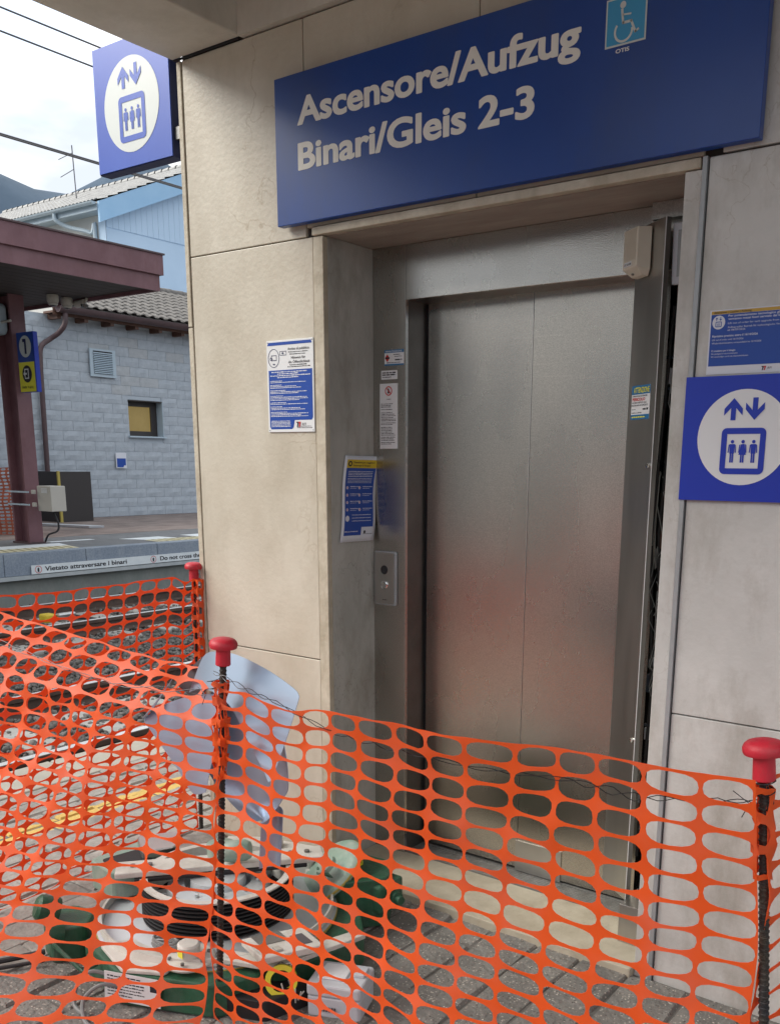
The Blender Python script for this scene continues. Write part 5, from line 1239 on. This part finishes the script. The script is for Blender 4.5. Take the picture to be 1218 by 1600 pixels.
def tile_mesh(w, L, mt):
    vs = []; n = 8
    for j, (yy, lift_) in enumerate(((0, .02), (1, 0))):
        for i in range(n+1):
            t = i/n; z = .028*math.sin(math.pi*min(t/.62, 1)) if t < .62 else -.006
            vs.append((-yy*L, t*w, z+lift_))
    for i in range(n+1): vs.append((0, vs[i][1], vs[i][2]-.018))
    fs = [(i, i+1, n+2+i, n+1+i) for i in range(n)]+[(i, 2*n+2+i, 2*n+3+i, i+1) for i in range(n)]
    me = bpy.data.meshes.new('roof_tile'); me.from_pydata(vs, [], fs); me.materials.append(MAT[mt]); return me
TM = tile_mesh(.235, .40, 'tile'); sl = math.atan(.40)
rf = box('roof_deck', 'dark', sb, -17.9, -17.85, 9.2, 30, 4.44, 4.47)
MB().add([(XW+.38, 9.2, 4.50), (XW+.38, 30, 4.50), (XW-2.5, 30, 4.50+2.88*.4), (XW-2.5, 9.2, 4.50+2.88*.4), (XW+.38, 9.2, 4.47), (XW+.38, 30, 4.47), (XW-2.5, 30, 4.47+2.88*.4), (XW-2.5, 9.2, 4.47+2.88*.4)], [(0, 1, 2, 3), (7, 6, 5, 4), (0, 4, 5, 1), (1, 5, 6, 2), (2, 6, 7, 3), (3, 7, 4, 0)]).build('roof_sheathing', 'tile', sb)
for r_ in range(9):
    for c_ in range(26):
        o = bpy.data.objects.new('roof_tile', TM); S.collection.objects.link(o); o.parent = sb
        d = r_*.33; o.location = Vector((XW+.42-d*math.cos(sl), 9.6+c_*.235, 4.515+d*math.sin(sl)))-ORG[sb]; o.rotation_euler = (0, sl, 0)
m = MB(); y = 9.5
while y < 17: m.lathe([(.10, 0), (.115, .40)], (XW-2.5, y, 5.66), (0, 1, 0), 12, cap=False); y += .38
m.build('ridge_tiles', 'tile', sb, smooth=True, kind='stuff')
bp = thing('black_cupboard', 'black board cupboard with pale edge standing against the block wall', 'cupboard', (-17.6, 8.6, .29))
box('board', 'frame', bp, -18.1, -17.13, 8.58, 8.62, .29, 1.27); box('edge_post', 'disyellow', bp, -17.12, -17.08, 8.55, 8.60, .25, 1.28); box('back_board', 'frame', bp, -17.12, -17.10, 8.61, 9.3, .29, 1.27)
m = MB(); m.tube([(-17.75, 9.15, .29), (-17.78, 9.1, .62)], .05, 12); m.tube([(-17.70, 9.25, .29), (-17.74, 9.15, .78)], .05, 12); tag(m.build('pipe_stub', 'pipeblue', None, smooth=True), 'pair of short blue-grey pipe stubs leaning on the block wall', 'pipes')
o = MB().add([(-16.9, 7.6, .292), (-16.8, 7.75, .292), (-15.2, 8.2, .292), (-15.3, 7.95, .292), (-16.9, 7.6, .33), (-16.8, 7.75, .33), (-15.2, 8.2, .33), (-15.3, 7.95, .33)], [(0, 1, 2, 3), (7, 6, 5, 4), (0, 4, 5, 1), (1, 5, 6, 2), (2, 6, 7, 3), (3, 7, 4, 0)]).build('plank', 'whiteboard', None); tag(o, 'pale plank lying on the paving by the black cupboard', 'plank')
def Pn(a, b, z1, seed):
    a, b = Vector(a), Vector(b)
    def P(u, v):
        p = a.lerp(b, u); return Vector((p.x+.03*nz(u*9, v*4, seed), p.y+.03*nz(u*8, v*5, seed+2), .29+(z1-.29)*v*(1+.02*nz(u*6, 0, seed))))
    return P
net('faded orange net fence behind the maroon column on the opposite platform', Pn((-16.6, 4.9, 0), (-14.55, 6.35, 0), 1.36, 3), 2.5, 1.07, ps=.10, pt=.055, q=2, thick=.004, hw=.40, hh=.33)
net('dark red-orange net fence between the column and black cupboard', Pn((-14.55, 6.35, 0), (-15.6, 7.2, 0), 1.36, 5), 1.35, 1.1, ps=.10, pt=.055, q=2, thick=.004, hw=.36, hh=.30)
# porch wall under the opposite canopy, its shade painted as a dark panel
dk = thing('porch_wall', 'glazed porch wall with shade in its dark colour behind the maroon column', 'wall', (-16.5, 3, .29))
box('wall_panel', 'maroondark', dk, -17.6, -17.4, -8, 7.1, .29, 3.74)
for k in range(6):
    f_ = box('window_frame', 'frame', dk, -17.399, -17.36, -5+k*2.0, -3.1+k*2.0, .9, 2.9); box('window_pane', 'glassdark', f_, -17.358, -17.35, -4.9+k*2.0, -3.2+k*2.0, 1.0, 2.8)

# far blue house
hs_ = thing('blue_house', 'tall pale blue house with grey tiled gable roof behind the station', 'house', (-32, 22, 0))
XH, YH = -28.3, 18.25
m = MB(); m.add([(XH, YH, 0), (XH, 30, 0), (-44, 30, 0), (-44, YH, 0), (XH, YH, 9.35), (XH, 30, 9.35), (-44, 30, 9.35), (-44, YH, 9.35), (XH, 24.1, 12.0), (-44, 24.1, 12.0)], [(0, 1, 5, 8, 4), (3, 7, 9, 6, 2), (0, 4, 7, 3), (1, 2, 6, 5)])
m.build('wall', 'houseblue', hs_)
box('eaves_wall', 'housecream', hs_, -44, XH-.003, YH-.02, YH-.004, 0, 9.3)
box('corner_board', 'houseblue', hs_, XH-.35, XH+.01, YH-.035, YH-.021, 0, 9.3)
for k in range(26):
    y0 = YH+.02+k*.23; zt = 9.30+(y0-YH)*.455-.05
    box('gable_board', 'houseblue2' if False else 'houseblue', hs_, XH+.002, XH+.03, y0, y0+.222, 8.9, min(zt, 12))
def rakebox(name, mt, x0, x1, dz0, dz1):
    m = MB(); y0, y1 = 17.75, 24.1
    vs = [(x, y, 9.52+(y-17.75)*.455+dz) for x in (x0, x1) for y in (y0, y1) for dz in (dz0, dz1)]
    m.add(vs, [(0, 1, 3, 2), (4, 6, 7, 5), (0, 4, 5, 1), (2, 3, 7, 6), (0, 2, 6, 4), (1, 5, 7, 3)]); return m.build(name, mt, hs_)
rakebox('rake_board', 'houseblue2', -27.98, -27.9, -.62, .0)
rfh = rakebox('roof', 'fartile', -44, -27.99, -.10, -.01)
m = MB(); nxx = 480; vs = []; fs = []; NR = 17
for r_ in range(NR):
    for e in (0, 1):
        y = 17.70+(r_+e)*.385
        for i in range(nxx+1):
            x = -27.88-i*16/nxx; z = 9.54+(y-17.75)*.455+.035*abs(math.sin(i*math.pi/6))+(.05 if e == 0 else .0)
            vs.append((x, y, z))
for r_ in range(NR):
    b0 = r_*2*(nxx+1)
    for i in range(nxx): fs.append((b0+i, b0+i+1, b0+nxx+2+i, b0+nxx+1+i))
    if r_ < NR-1:
        for i in range(nxx): fs.append((b0+nxx+1+i, b0+nxx+2+i, b0+2*(nxx+1)+i+1, b0+2*(nxx+1)+i))
m.add(vs, fs).build('roof_tiling', 'fartile', hs_, smooth=False, kind='stuff')
m = MB()
for k in range(38): m.lathe([(.10, 0), (.13, .40)], (-27.9-k*.42-.4, 24.15, 12.50), (1, 0, .0), 8, cap=False)
m.build('ridge_tiles', 'fartile', hs_, kind='stuff')
m = MB(); m.prism([(.09*math.cos(R(a)), .09*math.sin(R(a))) for a in range(180, 361, 30)], Fr((0, 17.62, 9.50), (0, 1, 0), (0, 0, 1), (1, 0, 0)), -44, -28.0); m.build('gutter', 'gutter', hs_)
box('eaves_fascia', 'gutter', hs_, -44, -28.0, 17.73, 17.748, 9.27, 9.46)
box('eaves_soffit', 'gutter', hs_, -44, -28.0, 17.75, YH-.04, 9.28, 9.32)
MB().tube(cat([(-30.2, 17.65, 9.42), (-30.15, 17.68, 9.2), (-29.8, 17.9, 9.0), (-28.9, 18.1, 8.75), (-28.75, 18.15, 8.4), (-28.75, 18.15, 1)]), .07, 8).build('downpipe', 'gutter', hs_, smooth=True)
at = thing('tv_antenna', 'thin metal aerial mast with two short rods on the far roof', 'antenna', (-33.0, 20.5, 10.8))
MB().tube([(-33.0, 20.5, 10.6), (-33.08, 20.5, 12.65)], .022, 6).build('mast', 'cable', at)
MB().tube([(-33.07, 20.5, 12.40), (-33.65, 20.3, 12.22)], .014, 5).build('rod', 'cable', at); MB().tube([(-33.04, 20.5, 11.85), (-33.6, 20.3, 11.62)], .014, 5).build('rod', 'cable', at)

# overhead wires
for i, (z, dx, lab) in enumerate(((4.125, 0, 'upper single overhead wire crossing the sky at the top left'), (3.995, 0, 'second overhead wire just below the top one'), (3.425, 0, 'lower overhead wire passing behind the projecting sign, upper of two'), (3.41, .02, 'lower overhead wire passing behind the projecting sign, lower of two'))):
    pts = [(-5.88+dx, -12+t*1.5, z+.0006*((t-10)**2)*.05) for t in range(34)]
    tag(MB().tube(pts, .0055, 6).build('overhead_wire', 'cable', None, smooth=True, loc=(-5.88, 0, z)), lab, 'overhead wire', 'overhead railway wires')
